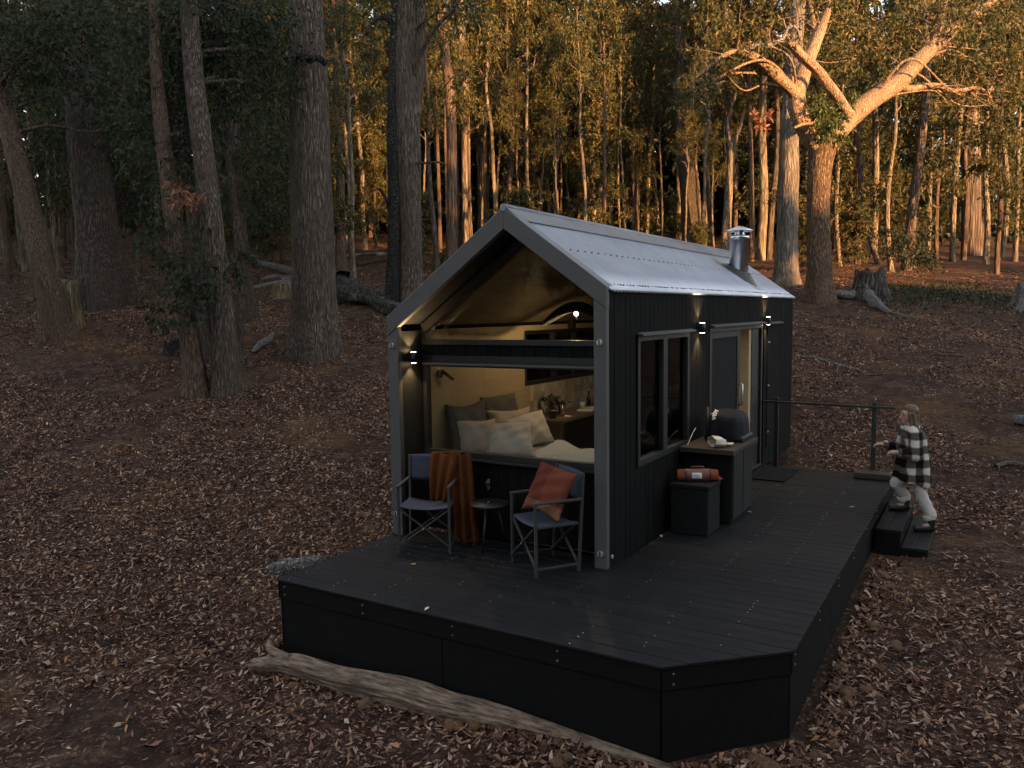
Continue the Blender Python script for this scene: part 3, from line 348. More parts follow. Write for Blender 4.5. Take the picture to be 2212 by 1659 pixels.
# twigs and bark strips
tw = MB(); rnd = random.Random(5)
for i in range(520):
    s, t = rnd.uniform(-6, 24), rnd.uniform(-14, 16); x, y = st2xy(s, t)
    if on_deck(np.array(x), np.array(y)): continue
    a = rnd.uniform(0, 6.28); L = rnd.uniform(.15, .8) * (1 + s / 30 if s > 0 else 1); pts = []
    for k in range(5):
        u = k / 4 - .5; px, py = x + math.cos(a + .5 * u) * L * u + rnd.gauss(0, .015), y + math.sin(a + .5 * u) * L * u + rnd.gauss(0, .015)
        pts.append((px, py, float(gh(px, py)) + .012 + rnd.uniform(0, .03)))
    w = rnd.uniform(.003, .009) * (1 + max(s, 0) / 12); tw.tube(pts, [w, w, w * .9, w * .7, w * .4], 4, smooth=True)
tag(tw.build('twigs', M['deadwood']), 'thin dry twigs and bark strips strewn over the ground', None, kind='stuff')
# clods of dug earth along the foot of the deck
cl = MB(); M['clod'] = plain('orange_clay', (.075, .038, .018), (.14, .072, .032), 14, .95, bmp=.6, bdist=.03)
def rock(mb, c, r, sd_, sq=.7):
    n1, n2 = 12, 8; v = []
    for j in range(n2 + 1):
        for i in range(n1):
            th = 2 * math.pi * i / n1; ph = math.pi * j / n2; v.append((math.sin(ph) * math.cos(th), math.sin(ph) * math.sin(th), math.cos(ph)))
    v = np.array(v); k = 1 + .5 * vnoise(v * 1.6 + sd_ * 7.3, 1) + .3 * vnoise(v * 4 + sd_, 2); v = v * k[:, None] * r * np.array([1, 1, sq]) + np.array(c)
    mb.add(v, [(j * n1 + i, j * n1 + (i + 1) % n1, (j + 1) * n1 + (i + 1) % n1, (j + 1) * n1 + i) for j in range(n2) for i in range(n1)], True)
for i in range(190):
    u = rnd.random()
    if u < .45: x, y = rnd.uniform(.1, 3.5), -1.7 - abs(rnd.gauss(0, .14))
    elif u < .7: k = rnd.random(); x, y = 3.6 + .7 * k + abs(rnd.gauss(0, .12)), -1.7 + .7 * k - abs(rnd.gauss(0, .12))
    else: x, y = 4.35 + abs(rnd.gauss(0, .15)), rnd.uniform(-.9, 2.6)
    r = rnd.choice((.012, .016, .02, .03, .042)) * rnd.uniform(.8, 1.5); rock(cl, (x, y, float(gh(x, y)) + r * .25), r, i)
tag(cl.build('earth_clods', M['clod']), 'orange clay clods heaped along the foot of the deck', None, kind='stuff')
# low green ground cover on the right
gr = np.random.default_rng(3); k = 5200; gx_ = GRASS_AT[0] + gr.normal(0, 1.5, k); gy_ = GRASS_AT[1] + gr.normal(0, 1.9, k)
V, F = flat_leaves(gx_, gy_, gr.uniform(.06, .13, k), gr.uniform(.01, .12, k), gr, .9)
tag(npobj('ground_cover', V, F, M['leafdark']), 'low green creeping plants beside the stump on the right', None, kind='stuff')
# a few small leaves and specks blown onto the deck
dl_ = np.random.default_rng(23); k = 90; x_ = np.where(dl_.random(k) < .5, dl_.uniform(2.5, 4.2, k), dl_.uniform(.05, 4.0, k)); y_ = np.where(x_ > 2.5, dl_.uniform(-.8, 5.4, k), dl_.uniform(-1.5, .3, k))
V, F = flat_leaves(x_, y_, dl_.uniform(.008, .03, k), np.zeros(k), dl_, .15); V[:, 2] = .004 + (V[:, 2] - np.repeat(gh(x_, y_), 4)) * .3 + .004
tag(npobj('deck_specks', V, F, M['litter']), 'tiny leaf crumbs scattered over the black deck', None, kind='stuff')
# ---------------------------------------------------------------- deck
DX1 = 4.25; DY0 = -1.6; DYB = 5.55
deck = thing('timber_deck', 'black timber deck with one cut-off corner wrapping round the cabin', 'deck', (2.1, 1, -.6))
def xmax(y): return min(DX1, 3.56 + (y - DY0) * 1.02)
bw = .1375; y = DY0; scr = MB()
while y < DYB - .01:
    y1 = min(y + bw - .007, DYB); xs = 0.0 if y1 < .43 else 2.475
    m = MB(); m.prism([(xs, y), (xmax(y), y), (xmax(y1), y1), (xs, y1)], 'z', -.026, rnd.uniform(-.0015, .0015)); m.build('board', M['deck'], deck, bevel=.006)
    jx = .12
    while jx < xmax(y) - .05:
        if jx > xs + .03:
            for yy in (y + .03, y + .105):
                if rnd.random() < .22: scr.lathe([(.0045, 0), (.0045, .002), (0, .0025)], 6, (jx + rnd.gauss(0, .006), yy, .0012))
        jx += .46
    y += bw
scr.build('screw_heads', M['bolt'], deck)['kind'] = 'stuff'
gmin = -1.1
edges = [((0.0, .42), (0.0, DY0)), ((0.0, DY0), (3.56, DY0)), ((3.56, DY0), (DX1, -.925)), ((DX1, -.925), (DX1, DYB)), ((DX1, DYB), (2.5, DYB))]
for (p, q) in edges:                       # fascia board above, cement panels below
    L = math.hypot(q[0] - p[0], q[1] - p[1]); dx, dy = (q[0] - p[0]) / L, (q[1] - p[1]) / L; nx, ny = -dy, dx   # inward normal
    def strip(a, b, z0, z1, off, th, nm, mt, bev=.003):
        m = MB(); P = [(p[0] + dx * a + nx * off, p[1] + dy * a + ny * off), (p[0] + dx * b + nx * off, p[1] + dy * b + ny * off),
                       (p[0] + dx * b + nx * (off + th), p[1] + dy * b + ny * (off + th)), (p[0] + dx * a + nx * (off + th), p[1] + dy * a + ny * (off + th))]
        m.prism(P, 'z', z0, z1); return m.build(nm, mt, deck, bevel=bev)
    strip(.012, L - .012, -.175, -.028, .012, .028, 'fascia_board', M['fascia'])
    k = max(1, round(L / 1.75)); w = L / k
    for i in range(k): strip(i * w + (.02 if i == 0 else .004), (i + 1) * w - (.02 if i == k - 1 else .004), gmin, -.178, .026, .02, 'skirt_panel', M['skirt'])
    for i in range(int(L / .9) + 1):       # screws in the fascia
        a = .09 + i * .9
        if a < L - .05:
            for z in (-.065, -.135):
                m = MB(); c = Vector((p[0] + dx * a + nx * .012, p[1] + dy * a + ny * .012, z)); m.tube([c, c - Vector((nx, ny, 0)) * .004], .007, 8); m.build('screw', M['bolt'], deck)

# ---------------------------------------------------------------- cabin
W, LEN, ER, EL, RX, RZ, YR = 2.45, 7.5, 2.5, 2.25, 1.42, 3.25, .42
SL = (RZ - EL) / RX; SR = (RZ - ER) / (W - RX)
cabin = thing('tiny_cabin', 'small black timber cabin with gabled corrugated roof and lit front window', 'cabin', (1.22, 3.7, -.05))
def roof_z(x): return EL + SL * x if x < RX else ER + SR * (W - x)
def roof_poly(up, lo, x0=0.0, x1=W):       # section of a roof layer between two vertical offsets
    xs = [x0, RX, x1]; return [(x, roof_z(x) + up) for x in xs] + [(x, roof_z(x) + lo) for x in xs[::-1]]
m = MB()
for (xa, xb) in ((.02, RX), (RX, W - .02)):
    m.prism([(xa, roof_z(xa) - .035), (xb, roof_z(xb) - .035), (xb, roof_z(xb) - .13), (xa, roof_z(xa) - .13)], 'y', .062, LEN - .01)
m.build('roof_structure', M['blackm'], cabin)
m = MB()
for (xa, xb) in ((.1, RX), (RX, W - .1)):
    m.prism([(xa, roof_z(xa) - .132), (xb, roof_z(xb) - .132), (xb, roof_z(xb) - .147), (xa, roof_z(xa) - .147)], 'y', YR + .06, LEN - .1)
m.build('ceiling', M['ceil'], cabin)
def corrugated(xa, za, xb, zb, nm):        # xa,za at the eave, xb,zb at the ridge
    n = int((LEN - .05) / .076) * 8; ys = np.linspace(.05, LEN, n); d = Vector((xb - xa, 0, zb - za)); nrm = Vector((-d.z, 0, d.x)).normalized()
    if nrm.z < 0: nrm = -nrm
    h = .014 * np.cos(ys / .076 * 2 * np.pi); V = []
    for t in (0, .25, .5, .75, 1):
        V.append(np.stack([xa + d.x * t + nrm.x * h, ys, za + d.z * t + nrm.z * h], -1))
    F = []; i = np.arange(n - 1)
    for k in range(4): F.append(np.stack([k * n + i, k * n + i + 1, (k + 1) * n + i + 1, (k + 1) * n + i], -1))
    o = npobj(nm, np.concatenate(V), np.concatenate(F), M['roof'], cabin, True); s = o.modifiers.new('thickness', 'SOLIDIFY'); s.thickness = .003; return o
r1 = corrugated(W + .035, roof_z(W) - .02, RX + .01, RZ - .012, 'roof_sheet'); corrugated(-.035, roof_z(0) - .02, RX - .01, RZ - .012, 'roof_sheet')
m = MB()                                    # ridge cap: two flanges and a roll
for sgn, sl in ((1, SR), (-1, SL)):
    L = .17; m.prism([(RX + sgn * .02, RZ + .026), (RX + sgn * L, RZ + .022 - sl * L), (RX + sgn * L, RZ + .018 - sl * L), (RX + sgn * .02, RZ + .022)], 'y', .0, LEN + .012)
m.tube([(RX, -.012, RZ + .02), (RX, LEN + .012, RZ + .02)], .034, 14); m.build('ridge_cap', M['cap'], cabin)
m = MB()                                    # roof screws
for t, st in ((.06, .076), (.5, .15), (.93, .228)):
    yy = .15
    while yy < LEN - .05:
        x = W + .035 - t * (W + .025 - RX); z = roof_z(W) - .02 + t * (RZ + .008 - roof_z(W)); m.lathe([(.011, 0), (.011, .012), (0, .016)], 6, (x, yy + rnd.gauss(0, .008), z + .004)); yy += st
m.build('roof_screws', M['portal'], cabin)['kind'] = 'stuff'
# front portal: two posts and two rakes, plus barge flashing on the roof edge
TH = .175
for (xa, xb) in ((0, .13), (W - .12, W)):
    za, zb = roof_z(xa) - (TH if xa > 0 else 0), roof_z(xb) - (TH if xa == 0 else 0)
    m = MB(); za = roof_z(xa) - TH; zb = roof_z(xb) - TH; m.prism([(xa, .001), (xb, .001), (xb, zb - .002), (xa, za - .002)], 'y', -.002, .06); m.build('portal_post', M['portal'], cabin, bevel=.004)
for (xa, xb) in ((-.004, RX), (RX, W + .004)):
    m = MB(); m.prism([(xa, roof_z(max(0, min(W, xa))) - TH), (xb, roof_z(max(0, min(W, xb))) - TH), (xb, roof_z(max(0, min(W, xb))) + .012), (xa, roof_z(max(0, min(W, xa))) + .012)], 'y', -.006, .06); m.build('portal_rake', M['portal'], cabin, bevel=.004)
    m = MB(); a_, b_ = max(0, min(W, xa)), max(0, min(W, xb)); m.prism([(xa, roof_z(a_) + .013), (xb, roof_z(b_) + .013), (xb, roof_z(b_) + .022), (xa, roof_z(a_) + .022)], 'y', -.008, .125); m.build('barge_flashing', M['cap'], cabin)
def bolt(x, z):
    m = MB(); m.tube([(x, -.003, z), (x, -.02, z)], [.03, .026], 16); b = m.build('bolt', M['bolt'], cabin); b.scale = (1, 1, 1)
    m = MB(); m.box(x - .006, x + .006, -.0225, -.0205, z - .027, z + .027); m.build('slot', M['black'], b)
for x, z in ((.055, 1.98), (W - .06, 2.03), (W - .06, .14), (.055, .22)): bolt(x, z)
m = MB(); m.tube([(W + .006, .09, .1), (W + .018, .09, .1)], .02, 10); m.build('bolt', M['bolt'], cabin)
# side fins of the recess and soffit
m = MB(); m.box(.02, .125, .062, YR + .05, .001, roof_z(.02) - .14); m.build('recess_lining', M['black'], cabin)
m = MB(); m.box(W - .115, W - .03, .062, YR + .05, .001, roof_z(W - .03) - .14); m.build('recess_lining', M['black'], cabin)
# walls made of boards with openings
def cut(a, b, holes):                       # pieces of the interval a..b left between the holes
    out = [(a, b)]
    for h0, h1 in holes:
        out = [p for (x, y_) in out for p in ((x, min(y_, h0)), (max(x, h1), y_)) if p[1] - p[0] > .02]
    return out
def board_wall(u0, u1, ztop, zbot, holes, place, step=.12):
    k = round((u1 - u0) / step); st = (u1 - u0) / k
    for i in range(k):
        a, b = u0 + i * st, u0 + (i + 1) * st - .007; hz = [(h[2], h[3]) for h in holes if h[0] < b - .01 and h[1] > a + .01]
        for z0, z1 in cut(zbot, ztop((a + b) / 2), hz):
            m = MB(); place(m, a, b, z0, z1); m.build('cladding_board', M['board'], cabin)
HR = [(.72, 2.22, .8, 2.07), (2.95, 5.48, .02, 2.09)]
board_wall(.062, LEN, lambda u: ER - .06, -.03, HR, lambda m, a, b, z0, z1: m.box(W - .022, W - rnd.uniform(0, .002), a, b, z0, z1))
HL = [(2.6, 4.9, 1.34, 2.06)]
board_wall(.062, LEN, lambda u: EL - .06, -.03, HL, lambda m, a, b, z0, z1: m.box(0, .022, a, b, z0, z1))
board_wall(.03, W - .03, lambda u: roof_z(u) - .14, -.03, [], lambda m, a, b, z0, z1: m.box(a, b, LEN - .001, LEN + .02, z0, z1))
board_wall(.128, W - .118, lambda u: .8, .001, [], lambda m, a, b, z0, z1: m.box(a, b, YR, YR + .02, z0, z1), .115)
board_wall(.128, W - .118, lambda u: 1.975, 1.865, [], lambda m, a, b, z0, z1: m.box(a, b, YR - .005, YR + .02, z0, z1), .135)
def slab(nm, mt, x0, x1, u0, u1, z0, z1, holes, parent=None):
    us = sorted({u0, u1} | {h[0] for h in holes} | {h[1] for h in holes}); m = MB()
    for a, b in zip(us[:-1], us[1:]):
        for q0, q1 in cut(z0, z1, [(h[2], h[3]) for h in holes if h[0] < b - .001 and h[1] > a + .001]): m.box(x0, x1, a, b, q0, q1)
    return m.build(nm, mt, cabin)
slab('wall_core', M['blackm'], W - .09, W - .0235, YR + .06, LEN - .002, -.03, ER - .15, HR); slab('wall_core', M['blackm'], .0235, .09, YR + .06, LEN - .002, -.03, EL - .12, HL)
slab('wall_lining', M['ply'], W - .105, W - .0915, YR + .06, LEN - .1, .05, ER - .12, HR)
m = MB(); m.box(.1, W - .1, LEN - .1, LEN - .003, -.03, 2.3); m.build('wall_core', M['blackm'], cabin)
m = MB(); m.box(.13, W - .12, YR + .022, YR + .06, 0.0, .8); m.build('wall_core', M['blackm'], cabin)
for (a, b) in ((YR + .062, 1.62), (1.624, 2.598)):      # plywood sheets on the inside of the left wall
    for (z0, z1) in ((.05, 1.288), (1.292, 2.13)):
        m = MB(); m.box(.0915, .108, a, b, z0, z1); m.build('plywood_panel', M['ply'], cabin)
for (a, b, z0, z1) in ((2.602, 4.9, 2.062, 2.13), (4.902, LEN - .1, .05, 2.13), (2.602, 4.9, .05, 1.338)):
    m = MB(); m.box(.0915, .106, a, b, z0, z1); m.build('plywood_panel', M['ply'], cabin)
m = MB(); m.box(.11, W - .106, 6.2, 6.24, .05, 2.1); m.build('partition', M['ply'], cabin)
m = MB(); m.box(.092, W - .092, YR + .062, LEN - .1, -.03, .048); m.build('floor', M['floor_in'], cabin)
m = MB(); m.box(.3, W - .3, .6, LEN - .2, -.36, -.032); m.build('chassis', M['blackm'], cabin)
for yy in (.9, 7.1):
    m = MB(); m.box(W - .32, W - .24, yy - .04, yy + .04, float(gh(W - .3, yy)) - .1, -.034); m.build('support_leg', M['steel'], cabin)
m = MB(); m.box(W - .02, W + .004, .08, 1.3, -.0285, -.02); m.build('base_flashing', M['steel'], cabin)
# front windows
def window(nm, bars, panes, mt=None):
    m = MB()
    for b in bars: m.box(*b)
    w = m.build(nm, mt or M['black'], cabin, bevel=.003)
    for p in panes: g = MB(); p(g); g.build('pane', M['glass'], w)
    return w
x0, x1 = .13, W - .122
window('window', [(x0, x0 + .05, YR - .02, YR + .06, .8, 1.79), (x1 - .05, x1, YR - .02, YR + .06, .8, 1.79), (x0 + .05, x1 - .05, YR - .02, YR + .06, .8, .862), (x0 + .05, x1 - .05, YR - .02, YR + .06, 1.745, 1.79)],
       [lambda g: g.box(x0 + .05, x1 - .05, YR + .02, YR + .026, .862, 1.745)])
m = MB(); m.box(x0, x1, YR - .03, YR + .06, 1.975, 2.03); m.box(x0, x1, YR + .022, YR + .06, 1.83, 1.975); m.box(x0, x1, YR - .012, YR + .06, 1.792, 1.862); m.build('window_beam', M['black'], cabin, bevel=.003)
m = MB(); m.box(x0 + .04, x1 - .01, YR - .075, YR - .022, 1.765, 1.79); m.build('window_hood', M['portal'], cabin, bevel=.003)
m = MB(); m.box(x0 - .03, x1, YR - .06, YR - .022, .775, .8); m.build('window_sill', M['black'], cabin, bevel=.003)
m = MB(); up = .2
gp = [(x0 + .02, 2.03), (x0 + .02, roof_z(x0) - up), (RX - .03, RZ - up - .03), (x1 - .02, roof_z(x1) - up), (x1 - .02, 2.03)]
for i in range(1, 3):
    a, b = gp[i], gp[i + 1]; m.bar((a[0], YR + .02, a[1]), (b[0], YR + .02, b[1]), .09, .11, up=(0, 1, 0))
m.bar((gp[0][0], YR + .02, 2.03), (gp[1][0], YR + .02, gp[1][1]), .05, .08, up=(0, 1, 0)); m.bar((gp[4][0], YR + .02, 2.03), (gp[3][0], YR + .02, gp[3][1] + .04), .05, .08, up=(0, 1, 0))
wgab = m.build('gable_window', M['black'], cabin)
g = MB(); g.prism(gp, 'y', YR + .018, YR + .024); g.build('pane', M['glass'], wgab)
# right wall: window, door, hatch
XO = W + .004
m = MB()
for b in ((.72, 2.22, .8, .862), (.72, 2.22, 2.01, 2.07), (.72, .78, .862, 2.01), (2.15, 2.22, .862, 2.01), (1.4, 1.52, .862, 2.01)): m.box(W - .09, XO, b[0], b[1], b[2], b[3])
wr = m.build('window', M['black'], cabin, bevel=.003)
for a, b in ((.78, 1.4), (1.52, 2.15)): g = MB(); g.box(W - .05, W - .044, a, b, .862, 2.01); g.build('pane', M['glass'], wr)
for a, b, z, nm in ((.7, 2.27, 2.085, 'window_hood'), (2.95, 5.5, 2.115, 'door_hood'), (5.72, 6.55, 2.1, 'hatch_hood')):
    m = MB(); m.prism([(W + .001, z - .012), (W + .065, z - .022), (W + .065, z - .006), (W + .001, z + .012)], 'y', a, b); m.build(nm, M['portal'], cabin, bevel=.002)
m = MB()
for b in ((2.95, 5.48, 2.03, 2.09), (2.95, 3.03, .04, 2.03), (5.4, 5.48, .04, 2.03), (2.95, 5.48, -.02, .04)): m.box(W - .1, XO, b[0], b[1], b[2], b[3])
dr = m.build('door_frame', M['black'], cabin, bevel=.003)
m = MB(); m.box(W - .05, W - .02, 3.03, 3.12, .04, 2.03); m.box(W - .05, W - .02, 4.22, 4.34, .04, 2.03); m.box(W - .05, W - .02, 3.12, 4.22, .04, .14); m.box(W - .05, W - .02, 3.12, 4.22, 1.95, 2.03)
dl = m.build('sliding_door', M['black'], cabin, bevel=.003); m = MB(); m.box(W - .038, W - .032, 3.12, 4.22, .14, 1.95); m.build('screen', M['blackm'], dl)
m = MB(); m.tube([(W - .018, 4.3, 1.02), (W + .03, 4.3, 1.04), (W + .03, 4.3, 1.3), (W - .018, 4.3, 1.32)], .013, 8); m.build('handle', M['bolt'], dl)
m = MB(); m.box(W - .06, W - .03, 5.0, 5.4, .04, 2.03); dl2 = m.build('door_panel', M['black'], cabin, bevel=.003); m = MB(); m.box(W - .03, W - .024, 5.02, 5.05, 1.05, 1.2); m.build('lock', M['brass'], dl2)
m = MB(); m.box(W - .28, W - .035, 4.86, 4.98, .05, 2.03); m.build('door_reveal', M['ply'], cabin, bevel=.004)
m = MB(); m.box(W - .9, W - .3, 4.95, 4.97, .05, 2.1); m.build('partition', M['ply'], cabin)
m = MB(); m.box(W - .02, W + .012, 5.75, 6.5, .24, 2.06); h = m.build('service_hatch', M['board'], cabin, bevel=.003)
for z in (.45, 1.15, 1.8): m = MB(); m.box(W + .012, W + .02, 5.77, 5.86, z, z + .02); m.build('hinge', M['bolt'], h)
# left wall window
m = MB()
for b in ((2.6, 4.9, 1.34, 1.39), (2.6, 4.9, 2.01, 2.06), (2.6, 2.65, 1.39, 2.01), (4.85, 4.9, 1.39, 2.01), (3.42, 3.5, 1.39, 2.01), (4.05, 4.11, 1.39, 2.01)): m.box(0, .112, b[0], b[1], b[2], b[3])
wl = m.build('window', M['black'], cabin, bevel=.003)
for a, b in ((2.65, 3.42), (3.5, 4.05), (4.11, 4.85)): g = MB(); g.box(.05, .056, a, b, 1.39, 2.01); g.build('pane', M['glass'], wl)
# splashback tiles
k = 0
for i in range(22):
    for j in range(4):
        a, z = 2.72 + i * .1, .93 + j * .1
        if z + .096 < 1.338:
            m = MB(); t_ = rnd.uniform(.112, .115); m.box(.1065, t_, a, a + .097, z, z + .097); m.build('wall_tile', M['tile'], cabin)
# wall lamps: a black can that throws light up and down
def wall_lamp(p, n):
    p = Vector(p); n = Vector(n); c = p + n * .052; m = MB(); m.tube([c - Vector((0, 0, .055)), c + Vector((0, 0, .055))], .034, 16); m.bar(p, c, .03, .05); w = m.build('wall_lamp', M['black'], cabin)
    for s_ in (-1, 1):
        f = MB(); f.tube([c + Vector((0, 0, s_ * .0555)), c + Vector((0, 0, s_ * .0575))], .027, 14); f.build('lamp_face', M['lampface'], w)
        l = bpy.data.lights.new('lamp_beam', 'SPOT'); l.energy = 5.5; l.spot_size = R(100); l.spot_blend = .6; l.color = (1, .66, .32); l.shadow_soft_size = .02
        o = bpy.data.objects.new('lamp_beam', l); o.location = c + Vector((0, 0, s_ * .062)); o.rotation_euler = (0, 0, 0) if s_ < 0 else (math.pi, 0, 0); link(o, w)
wall_lamp((W + .001, 2.5, 2.1), (1, 0, 0)); wall_lamp((W + .001, 5.58, 2.13), (1, 0, 0)); wall_lamp((.126, .19, 1.85), (1, 0, 0))
# flue
fl = MB(); fx, fy = 2.03, 5.7; fz = roof_z(fx)
fl.lathe([(.138, fz - .1), (.138, 3.33), (.15, 3.33), (.152, 3.37), (.148, 3.39), (.085, 3.392), (.085, 3.42)], 28, (fx, fy, 0)); flue = fl.build('flue', M['steel'], cabin)
m = MB(); m.lathe([(.07, 3.42), (.07, 3.47)], 20, (fx, fy, 0)); m.lathe([(.2, 3.462), (.203, 3.472), (.1, 3.515), (.0, 3.545)], 28, (fx, fy, 0)); m.lathe([(.2, 3.462), (.0, 3.49)], 28, (fx, fy, 0)); m.build('rain_cap', M['steel'], flue)
def boot(u, v):
    a = 2 * math.pi * u; r = .142 + .09 * v * (1 + .15 * math.sin(2 * a)); x, yy = fx + r * math.cos(a) * 1.25, fy + r * math.sin(a)
    top = fz + .1 - .7 * SR * (x - fx) ; bot = roof_z(min(x, W)) + .008; return (x, yy, top * (1 - v) ** 1.6 + bot * (1 - (1 - v) ** 1.6))
m = MB(); m.grid(boot, 28, 8); m.build('flashing_boot', M['rubber'], flue)
m = MB()
for sx in (-.28, .28):
    xx = fx + sx; m.prism([(xx - .05, roof_z(xx - .05) + .014), (xx + .05, roof_z(xx + .05) + .014), (xx + .05, roof_z(xx + .05) + .018), (xx - .05, roof_z(xx - .05) + .018)], 'y', fy - .17, fy + .17)
m.build('flashing_strip', M['bolt'], flue)
# ---------------------------------------------------------------- trees
def smooth_path(P, step):
    P = np.asarray(P, float); Q = np.vstack([2 * P[0] - P[1], P, 2 * P[-1] - P[-2]]); out = []
    for i in range(len(P) - 1):
        p0, p1, p2, p3 = Q[i:i + 4]; k = max(2, int(np.linalg.norm(p2[:3] - p1[:3]) / step)); t = np.linspace(0, 1, k, endpoint=False)[:, None]
        out.append(.5 * (2 * p1 + (p2 - p0) * t + (2 * p0 - 5 * p1 + 4 * p2 - p3) * t ** 2 + (3 * p1 - p0 - 3 * p2 + p3) * t ** 3))
    out.append(P[-1:]); return np.concatenate(out)
def trunk_np(P, seg, step, seed, lump=.06, furrow=.03, ff=7, flare=0, foot=0.0):
    C_ = smooth_path(P, step); c = C_[:, :3]; r = np.maximum(C_[:, 3], .004); n = len(c)
    d = np.gradient(c, axis=0); d /= np.linalg.norm(d, axis=1)[:, None] + 1e-9
    ref = np.array([1., .2, 0]) if abs(d[0, 2]) > .5 else np.array([0, 0, 1.]); A = np.zeros((n, 3)); a = ref
    for i in range(n):
        a = a - d[i] * (a @ d[i]); a = a / (np.linalg.norm(a) + 1e-9); A[i] = a
    B = np.cross(d, A); th = np.linspace(0, 2 * np.pi, seg, endpoint=False)
    ring = np.cos(th)[None, :, None] * A[:, None, :] + np.sin(th)[None, :, None] * B[:, None, :]
    s = np.concatenate([[0], np.cumsum(np.linalg.norm(np.diff(c, axis=0), axis=1))])
    ct, st_ = np.cos(th)[None, :] + 0 * s[:, None], np.sin(th)[None, :] + 0 * s[:, None]; S = s[:, None] + 0 * th[None, :]
    k = 1 + lump * vnoise(np.stack([ct * 1.3, st_ * 1.3, S * .55 / (r[0] * 3 + .15)], -1) + seed, seed) + .5 * lump * vnoise(np.stack([ct * 2.2, st_ * 2.2, S * 2.2], -1) + seed, seed + 1)
    if furrow: k = k + furrow * (1 - 2 * np.abs(vnoise(np.stack([ct * ff, st_ * ff, S * 1.1], -1), seed + 2))) + .5 * furrow * vnoise(np.stack([ct * ff * 2.3, st_ * ff * 2.3, S * 3], -1), seed + 3)
    if flare:
        e = np.exp(-np.maximum(S - foot, 0) / (r[0] * 1.3)); k = k + flare * e * (1 + .55 * np.cos(5 * th[None, :] + seed) + .35 * np.cos(3 * th[None, :] + 2 * seed))
    V = c[:, None, :] + ring * (r[:, None] * k)[:, :, None]; V = V.reshape(-1, 3)
    i = np.arange(n - 1)[:, None] * seg; j = np.arange(seg)[None, :]; j2 = (j + 1) % seg
    F = np.stack([i + j, i + j2, i + seg + j2, i + seg + j], -1).reshape(-1, 4)
    m = len(V); V = np.vstack([V, c[-1:], c[:1]]); e = (n - 1) * seg; jj = np.arange(seg)          # end caps as thin quads
    F = np.vstack([F, np.stack([e + jj, e + (jj + 1) % seg, m + 0 * jj, m + 0 * jj], -1)[:0]])
    cap = np.stack([e + jj[::2], e + (jj[::2] + 1) % seg, e + (jj[::2] + 2) % seg, m + 0 * jj[::2]], -1); F = np.vstack([F, cap])
    return V, F
def joinvf(L):
    V = []; F = []; o = 0
    for v, f in L: V.append(v); F.append(f + o); o += len(v)
    return np.concatenate(V), np.concatenate(F)
def leaves_np(clusters, size, rg, droop=.5, sq=.8):
    """clusters: rows x,y,z,radius,count. leaves hang along short arching sprays"""
    VV = []
    for x, y, z, r, cnt in clusters:
        cnt = int(cnt); ns = max(2, cnt // 16); u = rg.normal(size=(ns, 3)); u /= np.linalg.norm(u, axis=1)[:, None]; u[:, 2] = u[:, 2] * sq + .15
        base = rg.normal(size=(ns, 3)) * r * .3; k = rg.integers(0, ns, cnt); t = rg.random(cnt) ** .7
        p = np.array([x, y, z]) + base[k] + u[k] * (r * t)[:, None]; p[:, 2] -= droop * r * t * t
        p += rg.normal(size=(cnt, 3)) * r * .09
        d = u[k] * .6 + rg.normal(size=(cnt, 3)) * .55; d[:, 2] -= .75; d /= np.linalg.norm(d, axis=1)[:, None]
        sd_ = np.cross(d, rg.normal(size=(cnt, 3))); sd_ /= np.linalg.norm(sd_, axis=1)[:, None] + 1e-9
        L = (size * rg.uniform(.6, 1.25, cnt))[:, None]; w = L * rg.uniform(.13, .2, cnt)[:, None]
        nrm = np.cross(d, sd_) * L * rg.normal(0, .1, cnt)[:, None]
        VV.append(np.stack([p, p + d * L * .42 + sd_ * w + nrm, p + d * L, p + d * L * .42 - sd_ * w + nrm], 1).reshape(-1, 3))
    V = np.concatenate(VV); return V, np.arange(len(V)).reshape(-1, 4)
def branchlets(path, clusters, r0, rg, seed):
    """thin limbs from the nearest point of a trunk path to its leaf clusters"""
    C_ = smooth_path(path, .3); out = []
    for q, (x, y, z, r, n_) in enumerate(clusters):
        e = np.array([x, y, z]); low = C_[C_[:, 2] < z + .3]; low = low if len(low) else C_
        dd = np.linalg.norm(low[:, :3] - e, axis=1) + .8 * np.maximum(0, low[:, 2] - z + .2); b = low[np.argmin(dd)]
        L = np.linalg.norm(e - b[:3]); rb = min(b[3] * .5, r0 * (.5 + .25 * L)); m1 = b[:3] * .6 + e * .4 + rg.normal(size=3) * .1 * L + np.array([0, 0, .08 * L])
        out.append(trunk_np([[*b[:3], rb], [*m1, rb * .65], [*(m1 * .4 + e * .6 + rg.normal(size=3) * .05 * L), rb * .4], [*e, rb * .18]], 7, .25, seed + q, .08, 0))
        for w in range(3):                    # twigs inside the cluster
            t_ = e + rg.normal(size=3) * r * .7; out.append(trunk_np([[*(m1 * .3 + e * .7), rb * .25], [*((m1 * .3 + e * .7) * .4 + t_ * .6 + rg.normal(size=3) * .05), rb * .16], [*t_, .004]], 4, .3, seed + q + w, 0, 0))
    return out
